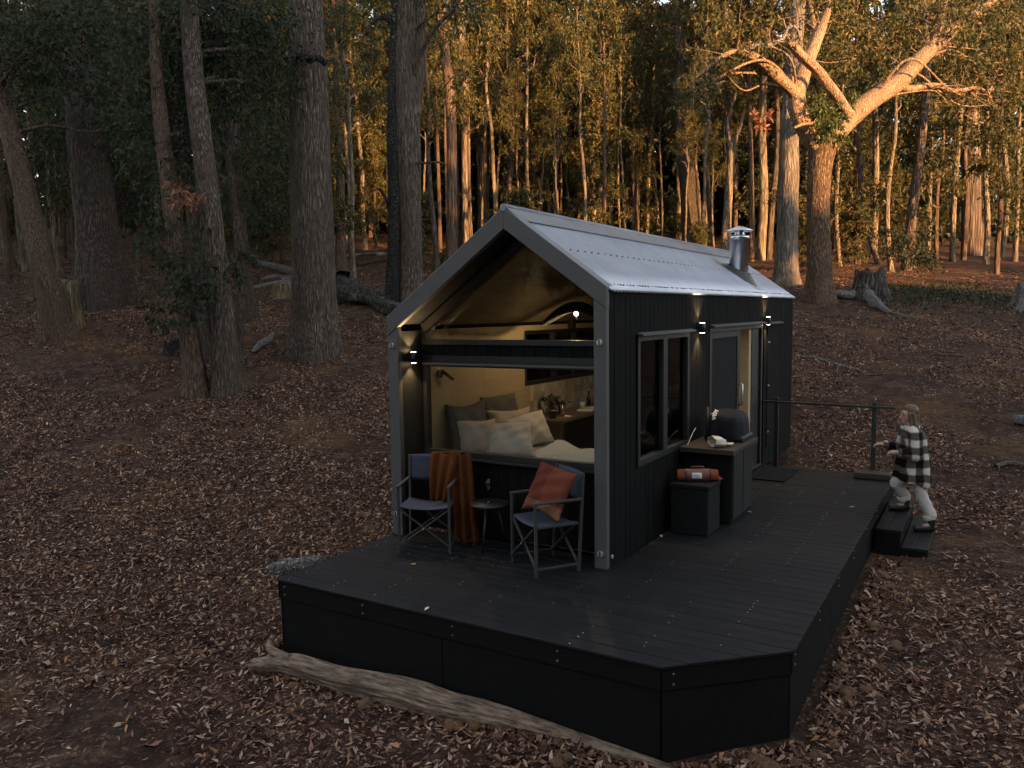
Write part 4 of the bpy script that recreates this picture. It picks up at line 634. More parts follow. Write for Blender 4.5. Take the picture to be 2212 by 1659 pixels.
def hero_tree(name, label, key, mat, clumps=None, leaf='leaf', lsize=.14, seg=48, step=.12, extra=(), flare=.3, cat='tree', seed=1, furrow=.035, ff=7, lump=.05):
    P = HERO[key]; t = thing(name, label, cat, tuple(P[0][:3])); rg = np.random.default_rng(seed * 13 + 5)
    parts = [trunk_np(P, seg, step, seed, lump, furrow, ff, flare, .15 + P[0][3] * 1.1)] + [trunk_np(HERO[e], 22, .14, seed + 7 + i, .09, .025, 5) for i, e in enumerate(extra)]
    if clumps:
        c = CLUMPS[clumps]; parts += branchlets(P, c, .05, rg, seed)
        V, F = leaves_np(c, lsize, rg); npobj('crown', V, F, M[leaf], t)
    V, F = joinvf(parts); npobj('trunk', V, F, mat, t, True); return t
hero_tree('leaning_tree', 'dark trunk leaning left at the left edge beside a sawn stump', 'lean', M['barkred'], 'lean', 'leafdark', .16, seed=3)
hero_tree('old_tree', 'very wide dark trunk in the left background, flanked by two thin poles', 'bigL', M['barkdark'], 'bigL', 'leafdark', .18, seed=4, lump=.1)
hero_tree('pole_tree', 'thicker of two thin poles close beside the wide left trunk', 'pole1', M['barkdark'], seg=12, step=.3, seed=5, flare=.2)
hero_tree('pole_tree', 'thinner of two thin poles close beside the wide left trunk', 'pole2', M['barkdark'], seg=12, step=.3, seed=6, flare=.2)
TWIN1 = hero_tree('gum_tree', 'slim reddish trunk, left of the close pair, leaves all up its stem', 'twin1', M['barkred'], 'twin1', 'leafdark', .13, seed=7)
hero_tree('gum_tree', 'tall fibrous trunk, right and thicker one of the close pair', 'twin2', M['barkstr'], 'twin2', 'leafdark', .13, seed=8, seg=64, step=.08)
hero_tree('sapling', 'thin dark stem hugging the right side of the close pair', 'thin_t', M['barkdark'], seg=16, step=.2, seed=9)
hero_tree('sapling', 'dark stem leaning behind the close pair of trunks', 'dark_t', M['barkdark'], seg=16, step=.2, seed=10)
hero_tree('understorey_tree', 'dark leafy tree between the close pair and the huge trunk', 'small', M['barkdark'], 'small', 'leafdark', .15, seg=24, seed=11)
hero_tree('giant_tree', 'huge straight rough-barked trunk left of the cabin', 'big', M['barkstr'], seg=110, step=.07, seed=12, flare=.16, furrow=.028, ff=11, lump=.04)
GIANT = bpy.data.objects['giant_tree']; gp_ = np.array(HERO['big']); zc = 8.25; cx, cy, cr_ = [float(np.interp(zc, gp_[:, 2], gp_[:, k])) for k in (0, 1, 3)]
def burl(u, v):
    a = 2.2 + 3.6 * u; ed = math.sin(math.pi * u) ** .5; rr = cr_ * (.96 + .34 * ed * math.sin(math.pi * v) ** .6 * (1 + .25 * math.sin(9 * a) + .15 * math.sin(23 * a + 3 * v))); return (cx + rr * math.cos(a + 1.3), cy + rr * math.sin(a + 1.3), zc + .11 * (v - .5) * 2 * (.5 + .5 * ed) + .03 * math.sin(7 * a) - .05 * ed)
m_ = MB(); m_.grid(burl, 60, 14); m_.build('burl', M['charred'], GIANT)
hero_tree('pole_tree', 'slender dark trunk just right of the huge rough-barked one', 'pole3', M['barkred'], seg=16, step=.3, seed=13)
t = hero_tree('forked_tree', 'tall grey-brown trunk behind the left gable edge, forking high up', 'mid', M['barkstr'], 'mid', 'leaf', .17, seg=72, step=.1, extra=('midfork', 'mid_br', 'mid_br2'), seed=14, ff=8)
hero_tree('dark_tree', 'dark crooked trunk hugging the left side of the tall forked tree', 'midL', M['charred'], seg=30, step=.15, extra=('midL_br', 'midL_dead'), seed=15, flare=.3, lump=.12)
hero_tree('dark_tree', 'thick dark trunk leaning behind the roof ridge, left of the flue', 'dark40', M['barkdark'], seg=26, step=.25, seed=16)
hero_tree('forked_sapling', 'slim sunlit trunk with a small fork just left of the flue', 'forkthin', M['barkpale'], seg=18, step=.2, extra=('fork_l', 'fork_r'), seed=17, furrow=.0)
hero_tree('split_tree', 'pale grey trunk split by a long crack, left of the wide-armed tree', 'split', M['barkgrey'], seg=48, step=.12, seed=18, lump=.08, flare=.25)
# the wide-armed tree: every limb sunlit
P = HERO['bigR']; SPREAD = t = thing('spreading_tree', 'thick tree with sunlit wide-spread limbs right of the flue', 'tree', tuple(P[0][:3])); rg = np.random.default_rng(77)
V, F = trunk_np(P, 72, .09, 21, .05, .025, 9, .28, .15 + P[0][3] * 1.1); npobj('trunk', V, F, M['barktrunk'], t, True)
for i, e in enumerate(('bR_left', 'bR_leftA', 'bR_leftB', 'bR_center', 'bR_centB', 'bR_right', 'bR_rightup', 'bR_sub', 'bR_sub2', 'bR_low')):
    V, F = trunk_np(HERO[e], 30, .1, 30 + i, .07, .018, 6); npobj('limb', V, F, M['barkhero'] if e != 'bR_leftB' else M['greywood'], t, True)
V, F = trunk_np(HERO['bR_broken'], 26, .08, 50, .16, .06, 4); o = npobj('broken_limb', V, F, M['barkhero'], t, True); o['label'] = 'snapped limb with splintered tip crossing the fork'
L = []
e = np.array(HERO['bR_broken'][-1][:3])
for q in range(6):
    a = rg.normal(size=3) * .07; L.append(trunk_np([[*(e + a), .05], [*(e + a * 1.3 + np.array([-.12, -.05, .2])), .03], [*(e + a * 1.9 + np.array([-.2, -.1, .38 + .12 * rg.random()])), .004]], 6, .1, 60 + q, .1, 0))
V, F = joinvf(L); npobj('splinters', V, F, M['barkhero'], o, True)
V, F = leaves_np(CLUMPS['bigR'], .19, rg); npobj('crown', V, F, M['leaf'], t)
for k, cond in (('bR_leftA', lambda c: c[0] < -3.4), ('bR_right', lambda c: c[0] > .8), ('bR_center', lambda c: -3.4 <= c[0] <= .8)):
    for b_ in [branchlets(HERO[k], [c], .04, rg, 70 + i) for i, c in enumerate(CLUMPS['bigR']) if cond(c)]: V, F = joinvf(b_); npobj('twig', V, F, M['barkhero'], t, True)
for k, (nm_, lo_, nt_) in enumerate((('bR_leftA', .35, 16), ('bR_leftB', .2, 9), ('bR_center', .4, 9), ('bR_centB', .2, 8), ('bR_right', .45, 18), ('bR_rightup', .2, 8), ('bR_sub', .35, 14), ('bR_sub2', .1, 8))):
    C_ = smooth_path(HERO[nm_], .12); L = []; c_ = []
    for q in range(nt_):
        b = C_[int(len(C_) * (lo_ + (1 - lo_) * rg.random() * .98))]; d_ = rg.normal(size=3) * np.array([1, .7, .8]); d_[2] += .25; d_ /= np.linalg.norm(d_); ln = rg.uniform(.35, 1.2); m1 = b[:3] + d_ * ln * .5 + rg.normal(size=3) * .08; e = b[:3] + d_ * ln + rg.normal(size=3) * .12 - np.array([0, 0, .12 * ln])
        L.append(trunk_np([[*b[:3], min(.03, b[3] * .4)], [*m1, .014], [*e, .005]], 5, .15, q, .1, 0)); e2 = m1 + rg.normal(size=3) * .3; L.append(trunk_np([[*m1, .011], [*((m1 + e2) / 2 + rg.normal(size=3) * .04), .008], [*e2, .004]], 4, .15, q, 0, 0))
        if rg.random() < .6: c_ += [[*e, .22, 20], [*e2, .16, 10]]
    V, F = joinvf(L); o = npobj('fine_twigs', V, F, M['barkhero'], t, True); o['kind'] = 'stuff'
    if c_: V, F = leaves_np(c_, .16, rg); o = npobj('leaf_sprays', V, F, M['leaf'], t); o['kind'] = 'stuff'
V, F = leaves_np(CLUMPS['bigR_green'], .15, rg); o = npobj('leaf_tuft', V, F, M['leafbr'], t); o['label'] = 'tuft of fresh green leaves growing in the fork'
# low leafy bush at the foot of the close pair, with a dead brown spray above it
t = thing('bush', 'dark low bush growing in front of the close pair of trunks', 'bush', tuple(CLUMPS['low_bush'][0][:2]) + (float(gh(*CLUMPS['low_bush'][0][:2])),))
rg = np.random.default_rng(31); V, F = leaves_np(CLUMPS['low_bush'], .12, rg); npobj('foliage', V, F, M['leafdark'], t)
b0 = CLUMPS['low_bush'][0]; V, F = joinvf(branchlets([[b0[0] - .1, b0[1] + .1, float(gh(b0[0], b0[1])) - .1, .05], [b0[0], b0[1], b0[2], .03], [b0[0], b0[1], b0[2] + 1, .012]], CLUMPS['low_bush'], .02, rg, 3)); npobj('stem', V, F, M['barkdark'], t, True)
V, F = leaves_np(CLUMPS['dead'], .13, rg); o = npobj('dead_spray', V, F, M['leafdead'], TWIN1); o['label'] = 'spray of dead orange-brown leaves'
V, F = leaves_np(CLUMPS['red_leaf'], .17, rg); o = npobj('dead_spray', V, F, M['leafdead'], SPREAD); o['label'] = 'pinkish dry leaf spray'
c0 = CLUMPS['shrub_r'][0]; t = thing('shrub', 'blue-green leafy shrub beneath the trees right of the stump', 'shrub', (c0[0], c0[1], float(gh(c0[0], c0[1]))))
V, F = leaves_np(CLUMPS['shrub_r'], .17, rg); npobj('foliage', V, F, M['leafdark'], t)
V, F = joinvf(branchlets([[c0[0], c0[1], float(gh(c0[0], c0[1])) - .1, .06], [c0[0], c0[1], c0[2], .03], [c0[0], c0[1], c0[2] + .8, .012]], CLUMPS['shrub_r'], .02, rg, 3)); npobj('stem', V, F, M['barkdark'], t, True)

# trees of the wood behind: a few grown forms, then copies of each with its parts
def grow(seed, Ht, r0, c0, nl, spread, ncl, lsize, lean=.055, up=.5, crad=1.0):
    rg = np.random.default_rng(seed); k = 9; tp = []; w = rg.normal(size=(k, 2)).cumsum(0) * lean * Ht / k
    w -= w[0]
    for i in range(k): u = i / (k - 1); tp.append([w[i, 0], w[i, 1], Ht * u - .3 * (i == 0), r0 * (1 - .82 * u ** 1.1)])
    tp = np.array(tp); parts = [trunk_np(tp, 14, Ht / 40, seed, .06, .02, 4, .22, .2)]; cl_ = []
    for i in range(nl):
        u = c0 + (1 - c0) * ((i + rg.random() * .7) / nl) * .97; b = np.array([np.interp(u * (k - 1), np.arange(k), tp[:, j]) for j in range(4)])
        a = i * 2.4 + rg.normal() * .5; L = spread * (1.1 - .75 * (u - c0) / (1 - c0)) * rg.uniform(.6, 1.15); el = rg.uniform(.25, .9) + up * .3
        h = np.array([math.cos(a), math.sin(a), 0]); p = [b[:3]]
        for q in range(1, 5): p.append(p[-1] + (h * math.cos(el + .12 * q) + np.array([0, 0, math.sin(el + .12 * q) * (1 - .1 * q)])) * L / 4 + rg.normal(size=3) * .09 * L / 2)
        rb = min(b[3] * .55, .02 + .028 * L); parts.append(trunk_np([[*p[q], rb * (1 - .22 * q)] for q in range(5)], 6, L / 8, seed + i, .08, 0))
        cl_.append([*p[-1], crad * rg.uniform(.7, 1.1), ncl])
        for q in (2, 3, 4):
            if rg.random() < .8:
                e = p[q] + (rg.normal(size=3) * np.array([1, 1, .5]) + np.array([0, 0, .25])) * L * .33; parts.append(trunk_np([[*p[q], rb * .4], [*((p[q] + e) / 2 + rg.normal(size=3) * .06 * L), rb * .28], [*e, rb * .1]], 4, L / 5, seed + q, 0, 0))
                cl_.append([*e, crad * rg.uniform(.55, 1), ncl * rg.uniform(.5, 1)])
    cl_.append([*tp[-1, :3], crad, ncl])
    V, F = joinvf(parts); T = (V, F); Lf = leaves_np(cl_, lsize, rg); return T, Lf
FORMS = []
def form(*a, bm=None, lm='leaf', **k):
    T, Lf = grow(*a, **k); FORMS.append((npmesh('trunk', *T, bm, True), npmesh('crown', *Lf, M[lm]))); return len(FORMS) - 1
TALL = [form(100 + i, 19, .16, .36 + .05 * (i % 3), 15, 3.6, 215, .22, bm=M[('barkpale', 'barkred', 'barkpale', 'barkstr', 'barkred')[i]], crad=.82) for i in range(5)]
POLE = [form(140 + i, 15, .16, .58, 8, 1.9, 150, .22, bm=M[('barkpale', 'barkred')[i]], crad=.8) for i in range(2)]
BUSHY = [form(200 + i, 8.5, .11, .16, 15, 2.1, 220, .17, bm=M['barkdark' if i % 2 else 'barkred'], lean=.06, crad=.6, up=.9) for i in range(4)]
SHRUB = [form(260 + i, 2.6, .04, .1, 10, 1.0, 150, .15, bm=M['barkdark'], lean=.08, crad=.42, up=.7) for i in range(2)]
rt = random.Random(11)
def plant(name, label, cat, fi, x, y, sc_, szk=1, group=None):
    T, Lf = FORMS[fi]; t = thing(name, label, cat, (x, y, float(gh(x, y)) - .03), rt.uniform(0, 6.28), group); t.scale = (sc_, sc_, sc_ * szk)
    for nm, me in (('trunk', T), ('crown', Lf)):
        o = bpy.data.objects.new(nm, me); COL.objects.link(o); o.parent = t
    return t
GT = 'slender trees of the wood behind'; LT = 'slender straight gum trunk standing in the wood behind the cabin'
for x, y, z, dm, tp in SLENDER:
    if tp == 2:
        lab = 'dark trunk behind the blue-green shrub on the right' if dm < .8 else 'broad dark trunk near the right edge of the far wood'
        o = plant('wood_tree', lab, 'tree', TALL[3], x, y, dm / .36, .85); continue
    s_ = min(max(dm / .34, .7), 1.7); plant('wood_tree', LT, 'tree', (TALL[0], TALL[2], TALL[4], POLE[0])[rt.randrange(4)] if tp else TALL[rt.randrange(5)], x, y, s_, rt.uniform(.9, 1.15), GT)
taken = [(x, y) for x, y, *_ in SLENDER] + [tuple(HERO[k][0][:2]) for k in HERO if not k.startswith('bR_')]
def far_ok(x, y, dmin): return all((x - a) ** 2 + (y - b) ** 2 > dmin * dmin for a, b in taken)
cnt = 0
while cnt < 190:
    d_ = rt.uniform(30, 95); a = rt.uniform(-.72, .72); s, t_ = d_ - 7, math.tan(a) * d_
    if d_ < 44 and t_ > -6 or (a > .6 and d_ < 60): continue
    x, y = st2xy(s, t_)
    if not far_ok(x, y, 1.6): continue
    taken.append((x, y)); cnt += 1; plant('wood_tree', LT, 'tree', rt.choice(TALL + POLE + POLE), x, y, rt.uniform(.45, 1.2), rt.uniform(.9, 1.2), GT)
cnt = 0
while cnt < 48:                               # thin pale poles catching the sun behind the roof
    d_ = rt.uniform(40, 64); a = rt.uniform(-.14, .26); x, y = st2xy(d_ - 7, math.tan(a) * d_)
    if not far_ok(x, y, 1.0): continue
    taken.append((x, y)); cnt += 1; plant('wood_tree', LT, 'tree', rt.choice((POLE[0], POLE[0], POLE[1], TALL[2])), x, y, rt.uniform(.4, .8), rt.uniform(1.1, 1.5), GT)
cnt = 0; GB = 'leafy understorey trees of the wood'; LB = 'bushy leafy young tree between the slender trunks of the wood behind'
while cnt < 62:
    d_ = rt.uniform(27, 70); a = rt.uniform(-.66, .66); s, t_ = d_ - 7, math.tan(a) * d_
    if a > .05 and d_ < 36: continue
    if -.22 < a < .12 and d_ < 34 or (-.12 < a < .3 and rt.random() < .75): continue
    x, y = st2xy(s, t_)
    if not far_ok(x, y, 1.2): continue
    taken.append((x, y)); cnt += 1; plant('understorey_tree', LB, 'tree', rt.choice(BUSHY), x, y, rt.uniform(.7, 1.4), rt.uniform(.85, 1.15), GB)
cnt = 0
while cnt < 36:
    d_ = rt.uniform(34, 75); a = rt.uniform(-.66, .66); x, y = st2xy(d_ - 7, math.tan(a) * d_)
    if not far_ok(x, y, 1): continue
    cnt += 1; plant('shrub', 'low leafy shrub on the floor of the wood behind the cabin', 'shrub', rt.choice(SHRUB), x, y, rt.uniform(.6, 1.3), 1, 'shrubs on the floor of the wood')
# unseen wood behind and beside the viewer, its heights shaped to shade the clearing
def shade_wood():
    rg = np.random.default_rng(9); qd = np.array([-.915, .403]); wd = np.array([.403, .915]); cl_ = []; tr = []
    for i in range(280):
        w = rg.uniform(-60, 75); q = rg.uniform(-70, -34); tall = 1 / (1 + math.exp((w - WOOD_W) / 2.2)); H_ = WOOD_LO + 4.0 / (1 + math.exp((w - 21) / 1.5)) + (WOOD_HI - WOOD_LO) * tall + rg.normal() * 1.2
        c = np.array([2., 0]) + qd * q + wd * w; x, y = c; z = float(gh(x, y)); tr.append(trunk_np([[x, y, z - .3, .25], [x + rg.normal() * .3, y + rg.normal() * .3, z + H_ * .5, .17], [x + rg.normal() * .4, y + rg.normal() * .4, H_, .05]], 6, 3, i, 0, 0))
        top = max(H_, z + 3)
        for k in range(int((10 if tall > .5 else 7))):
            zz = z + 1 + (top - z - 1) * (k + rg.random()) / (10 if tall > .5 else 7); cl_.append([x + rg.normal() * 1.3, y + rg.normal() * 1.3, zz, 1.8, 62])
    for i in range(170):                      # leaf masses without trunks, added to stop sun leaking onto the deck
        w = rg.uniform(-30, 9); q = rg.uniform(-95, -60); c = np.array([2., 0]) + qd * q + wd * w; z = float(gh(c[0], c[1]))
        for k in range(9): cl_.append([c[0] + rg.normal() * 1.5, c[1] + rg.normal() * 1.5, z + .5 + 24 * (k + rg.random()) / 9, 2.0, 40])
    for i in range(190):                      # the same wood closing the clearing behind the viewer and far left
        a = rg.uniform(-1.9, 1.05); D_ = rg.uniform(34, 60); x, y = 2 + D_ * math.cos(math.pi + a * .95 + .25), D_ * math.sin(math.pi + a * .95 + .25)
        if x > 2 and (x * .4 + y * .9) > -20 or (-.518 * (x - 2) + .855 * y) > 4: continue
        z = float(gh(x, y)); H_ = rg.uniform(12, 20); tr.append(trunk_np([[x, y, z - .3, .3], [x + rg.normal() * .3, y, z + H_ * .5, .2], [x, y, z + H_, .05]], 6, 3, i, 0, 0))
        for k in range(9): cl_.append([x + rg.normal() * 1.5, y + rg.normal() * 1.5, z + 2 + (H_ - 1) * (k + rg.random()) / 9, 2.0, 56])
    Lf = leaves_np(cl_, 1.6, rg); V, F = joinvf(tr + [Lf]); return V, F
WOOD_LO, WOOD_HI, WOOD_W = 9.0, 26.0, 8.0
V, F = shade_wood(); tag(npobj('shade_wood', V, F, M['leafdark']), 'unseen dense wood facing the cabin, shaped to shade the clearing', None, kind='stuff')

# the dense wood farther off, one mass of leaves in a darker green standing in for shade
rg = np.random.default_rng(19); cl_ = []
for i in range(6500):
    d_ = rg.uniform(66, 120); a = rg.uniform(-.78, .78); x, y = st2xy(d_ - 7, math.tan(a) * d_); u = rg.random() ** 1.7; cl_.append([x, y, float(gh(x, y)) + .3 + 25 * u, rg.uniform(1.0, 2.2), 42])
for i in range(2600):
    d_ = rg.uniform(62, 100); a = rg.uniform(-.3, .42); x, y = st2xy(d_ - 7, math.tan(a) * d_); cl_.append([x, y, float(gh(x, y)) + 1 + 17 * rg.random(), rg.uniform(1.0, 1.9), 42])
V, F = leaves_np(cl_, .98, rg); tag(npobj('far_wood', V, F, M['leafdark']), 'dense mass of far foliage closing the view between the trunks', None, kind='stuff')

# ---------------------------------------------------------------- stumps and fallen wood
def lying(name, label, cat, key, mat, seed, lump=.14, seg=26, furrow=.03, step=.06, rough=None):
    V, F = trunk_np(LYING[key], seg, step, seed, lump, furrow, 6); return tag(npobj(name, V, F, mat, None, True), label, cat)
def logwood():
    m, nt, b = nodes('log_wood'); v = coords(nt, (3, 3, 3)); g = coords(nt, (2.5, 16, 16)); n = noise(nt, g, 2.2, 9, .7)
    col = ramp(nt, [(.36, (.03, .02, .014)), (.5, (.17, .115, .078)), (.64, (.3, .225, .165))], n)
    ch = ramp(nt, [(.52, (0, 0, 0)), (.6, (1, 1, 1))], noise(nt, coords(nt, (1, 1, 1)), 1.1, 5)); col = mixc(nt, mathn(nt, 'MULTIPLY', ch, .75), col, (.05, .042, .036))
    nt.links.new(col, b.inputs['Base Color']); b.inputs['Roughness'].default_value = .9; bump(nt, b, n, .8, .02); return m
lying('fallen_log', 'long weathered log lying on the ground along the front of the deck', 'log', 'foreground_log', logwood(), 81, .22, 64, .2, .025)
V, F = joinvf([trunk_np([[*LYING['foreground_log'][1][:2], LYING['foreground_log'][1][2] + .05, .045], [*(np.array(LYING['foreground_log'][0][:2]) + [.08, .12]), LYING['foreground_log'][1][2] + .1, .03], [*(np.array(LYING['foreground_log'][0][:2]) + [-.02, .25]), LYING['foreground_log'][1][2] + .14, .02]], 12, .04, 3, .2, .06)])
npobj('side_branch', V, F, bpy.data.materials['log_wood'], bpy.data.objects['fallen_log'], True)
lying('split_log', 'short silver-grey log poking out beside the left deck corner', 'log', 'deck_log', M['greywood'], 82, .2)
lying('charred_log', 'black charred fallen log behind the huge trunk', 'log', 'charred_log', M['oldstump'], 83, .4, 30, .15)
for i, (k, lab) in enumerate((('pale_log_a', 'thickest of the pale fallen branches left of the huge trunk'), ('pale_log_b', 'middle pale fallen branch left of the huge trunk'), ('pale_log_c', 'lowest pale fallen branch left of the huge trunk'))): lying('fallen_branch', lab, 'branch', k, M['greywood'], 84 + i, .12, 12)
lying('fallen_branch', 'pale straight branch on the ground right of the huge trunk', 'branch', 'pale_stick_far', M['greywood'], 88, .1, 10)
lying('fallen_branch', 'dark thin branch on the ground right of the huge trunk', 'branch', 'dark_stick_far', M['barkdark'], 89, .1, 10)
lying('fallen_branch', 'pale crooked stick lying right of the cabin back corner', 'branch', 'white_stick', M['greywood'], 90, .12, 12)
lying('fallen_log', 'short pale log at the right edge behind the person', 'log', 'right_log', M['deadwood'], 91, .12, 14)
lying('fallen_log', 'chunky grey log at the right edge above the person', 'log', 'right_rock', M['greywood'], 92, .2, 16)
lying('root_log', 'twisted grey root log joining the spreading tree to the stump', 'log', 'root_log', M['greywood'], 93, .3, 20)
lying('fallen_branch', 'thin dark branch on the ground in front of the old stump', 'branch', 'root_log2', M['deadwood'], 94, .12, 10)
lying('fallen_branch', 'bleached forked bark slab on the ground before the huge trunk', 'branch', 'grey_branch', M['greywood'], 95, .25, 14)
lying('bent_stick', 'hooked brown stick lying on the leaves left of the cabin', 'branch', 'bent_stick', M['deadwood'], 96, .1, 8)
V, F = trunk_np(LYING['leaning_pole'], 10, .2, 97, .1, 0); tag(npobj('leaning_pole', V, F, M['deadwood'], None, True), 'pale pole leaning in the wood right of the spreading tree', 'branch')
def stump(label, key, h, mat, seed, jag=.12, flare=.35, kx=1):
    x, y, z, r = LYING[key][0]; z = float(gh(x, y)); seg = 40; V, F = trunk_np([[x, y, z - .12, r * 1.05], [x, y, z + h * .4, r * .95], [x, y, z + h, r * .9]], seg, h / 14, seed, .12, .05, 6, flare, .12)
    top = V[:, 2] > z + h * .8; a = np.arctan2(V[:, 1] - y, V[:, 0] - x); V[:, 2] += top * jag * vnoise(np.stack([np.cos(a) * 3, np.sin(a) * 3, 0 * a], -1), seed) * np.clip((V[:, 2] - z - h * .8) / (h * .2), 0, 1) * (np.hypot(V[:, 0] - x, V[:, 1] - y) > r * .3)
    V[-2, 2] -= jag * 1.2; return tag(npobj('tree_stump', V, F, mat, None, True), label, 'stump')
stump('sawn pale stump against the leaning tree at left', 'stump_left', 1.25, M['stumpwood'], 1, .05, .25)
stump('short cut stump just left of the huge trunk', 'stump_mid', .42, M['stumpwood'], 2, .04, .1)
stump('small dark broken stump behind the close pair of trunks', 'stump_small', .5, M['barkdark'], 3, .2)
stump('large hollow blackened stump right of the spreading tree', 'stump_right', .95, M['oldstump'], 4, .16, .4)
stump('gnarled stump at the far right edge', 'stump_edge', .7, M['greywood'], 5, .25, .8)
stump('low black stump behind the left trunk of the close pair', 'stump_dark', .3, M['charred'], 6, .1, .2)
rk = MB(); x, y, z, r = LYING['root_ball'][0]; rock(rk, (x, y, z - r * .2), r * 1.3, 3, .9); tag(rk.build('root_ball', M['greywood']), 'rounded grey root end of the fallen tree beside the huge trunk', 'log')
# ---------------------------------------------------------------- things on the deck
def xf(rz, loc): return Matrix.Translation(loc) @ Matrix.Rotation(rz, 4, 'Z')
def chair(label, loc, rz):
    t = thing('folding_chair', label, 'chair', loc, rz, 'folding chairs on the deck'); fr = M['chair']; w, d = .25, .21
    def P(nm, mt, fn, **k): m = MB(); fn(m); return local(m.build(nm, mt, t, **k))
    for sx in (-1, 1):
        P('leg', fr, lambda m: m.bar((sx * w, -d, 0), (sx * w, -d, .64), .026, .026), bevel=.005)
        P('leg', fr, lambda m: m.bar((sx * w, d, 0), (sx * w, d + .05, .88), .026, .026), bevel=.005)
        P('armrest', fr, lambda m: m.bar((sx * w, -d - .02, .65), (sx * w, d + .035, .65), .036, .024), bevel=.006)
        P('side_rail', fr, lambda m: m.bar((sx * w, -d, .07), (sx * w, d, .07), .02, .02), bevel=.004)
        P('seat_rail', fr, lambda m: m.bar((sx * (w - .012), -d + .005, .435), (sx * (w - .012), d, .435), .026, .022), bevel=.004)
    for y in (-d + .0, d - .01):
        P('cross_brace', fr, lambda m: m.bar((-w, y - .014, .07), (w - .02, y - .014, .42), .022, .014), bevel=.003)
        P('cross_brace', fr, lambda m: m.bar((w, y + .004, .07), (-w + .02, y + .004, .42), .022, .014), bevel=.003)
        m = MB(); m.tube([(0, y - .03, .245), (0, y - .022, .245)], .008, 8); local(m.build('rivet', M['bolt'], t))
    P('seat', M['sling'], lambda m: m.grid(lambda u, v: (-w + .005 + (2 * w - .01) * u, -d + 2 * d * v, .452 - .035 * math.sin(math.pi * u) * (.7 + .3 * v)), 14, 8), solid=.004)
    P('backrest', M['sling'], lambda m: m.grid(lambda u, v: (-w - .012 + (2 * w + .024) * u, d + .034 + .016 * v + .03 * math.sin(math.pi * u), .62 + .26 * v), 14, 6), solid=.004)
    return t
chair('blue canvas folding chair with a rust throw, left of the small table', (.63, -.2, .002), R(23.6))
chair('blue canvas folding chair holding the terracotta cushion, right of the small table', (1.92, -.18, .002), R(-35))
# throw
rt2 = random.Random(4); th = MB()
def lerp(a, b, t): return tuple(a[i] + (b[i] - a[i]) * t for i in range(3))
def drape(u, v, A0, A1, B0, B1, folds, amp, ph, bulge):
    p = lerp(lerp(A0, A1, u), lerp(B0, B1, u), v); k = amp * math.sin(u * folds * 2 * math.pi + ph + 1.2 * v) * (.3 + .7 * math.sqrt(v)) + bulge * math.sin(math.pi * v)
    return (p[0] + .35 * k, p[1] - .93 * k * -1 if False else p[1] - k, p[2] + .012 * math.sin(u * 9 + v * 3))
th.grid(lambda u, v: drape(u, v, (.53, -.005, .905), (.80, .125, .905), (.64, -.17, .47), (.77, -.09, .46), 2.5, .03, .4, .03), 44, 26)
th.grid(lambda u, v: drape(u, v, (.53, .035, .905), (.80, .165, .905), (.56, .13, .45), (.86, .24, .4), 2.5, .02, .4, -.02), 36, 16)
th.grid(lambda u, v: (.53 + .27 * u - .0 * v, -.005 + .13 * u + .04 * v, .905 + .012 * math.sin(math.pi * v)), 20, 2)
th.grid(lambda u, v: drape(u, v, (.735, .07, .91), (.90, .16, .89), (.86, -.06, .09), (1.05, .06, .05), 2.2, .036, 1.4, .02), 40, 60)
throw = th.build('throw_blanket', M['throw'], None, solid=.008); tag(throw, 'rust orange fringed throw hung over the left chair', 'blanket')
fg = MB()
for i in range(46):
    v = i / 45; p = drape(0, .25 + .75 * v, (.735, .07, .91), (.90, .16, .89), (.86, -.06, .09), (1.05, .06, .05), 2.2, .036, 1.4, .02); q = (p[0] - rt2.uniform(.01, .035), p[1] - rt2.uniform(0, .02), p[2] - rt2.uniform(.03, .06)); fg.tube([p, lerp(p, q, .5), q], [.004, .0035, .002], 4)
for i in range(24):
    u = i / 23; p = drape(u, 1, (.735, .07, .91), (.90, .16, .89), (.86, -.06, .09), (1.05, .06, .05), 2.2, .036, 1.4, .02); fg.tube([p, (p[0] + rt2.gauss(0, .01), p[1] - .01, max(.006, p[2] - .05))], [.004, .002], 4)
fg.build('fringe', M['throw'], throw)['kind'] = 'stuff'
# pillows and cushions
def pillow(name, label, cat, c, w, h, t, rot, mat, seed=0, parent=None, group=None, pinch=.1):
    m = MB(); n = 18
    def side(sg):
        def fn(u, v):
            a, b = 2 * u - 1, 2 * v - 1; e = (1 - abs(a) ** 2.6) * (1 - abs(b) ** 2.6); k = max(e, 0) ** .42; ins = 1 - pinch * ((1 - a * a) * abs(b) ** 3 + (1 - b * b) * abs(a) ** 3) * 0 
            x, z = a * w / 2 * (1 - pinch * (1 - b * b) * abs(a) ** 2), b * h / 2 * (1 - pinch * (1 - a * a) * abs(b) ** 2)
            wr = .012 * math.sin(7 * a + 3 * b + seed) + .009 * math.sin(11 * b - 5 * a + 2 * seed); return (x, sg * (t / 2 * k + wr * k), z + .01 * math.sin(3 * a + seed))
        return fn
    m.grid(side(-1), n, n); m.grid(side(1), n, n); o = m.build(name, mat); o.matrix_world = Matrix.Translation(c) @ rot
    bm = bmesh.new(); bm.from_mesh(o.data); bmesh.ops.remove_doubles(bm, verts=bm.verts, dist=.0006); bmesh.ops.recalc_face_normals(bm, faces=bm.faces); bm.to_mesh(o.data); bm.free()
    return tag(o, label, cat, group)
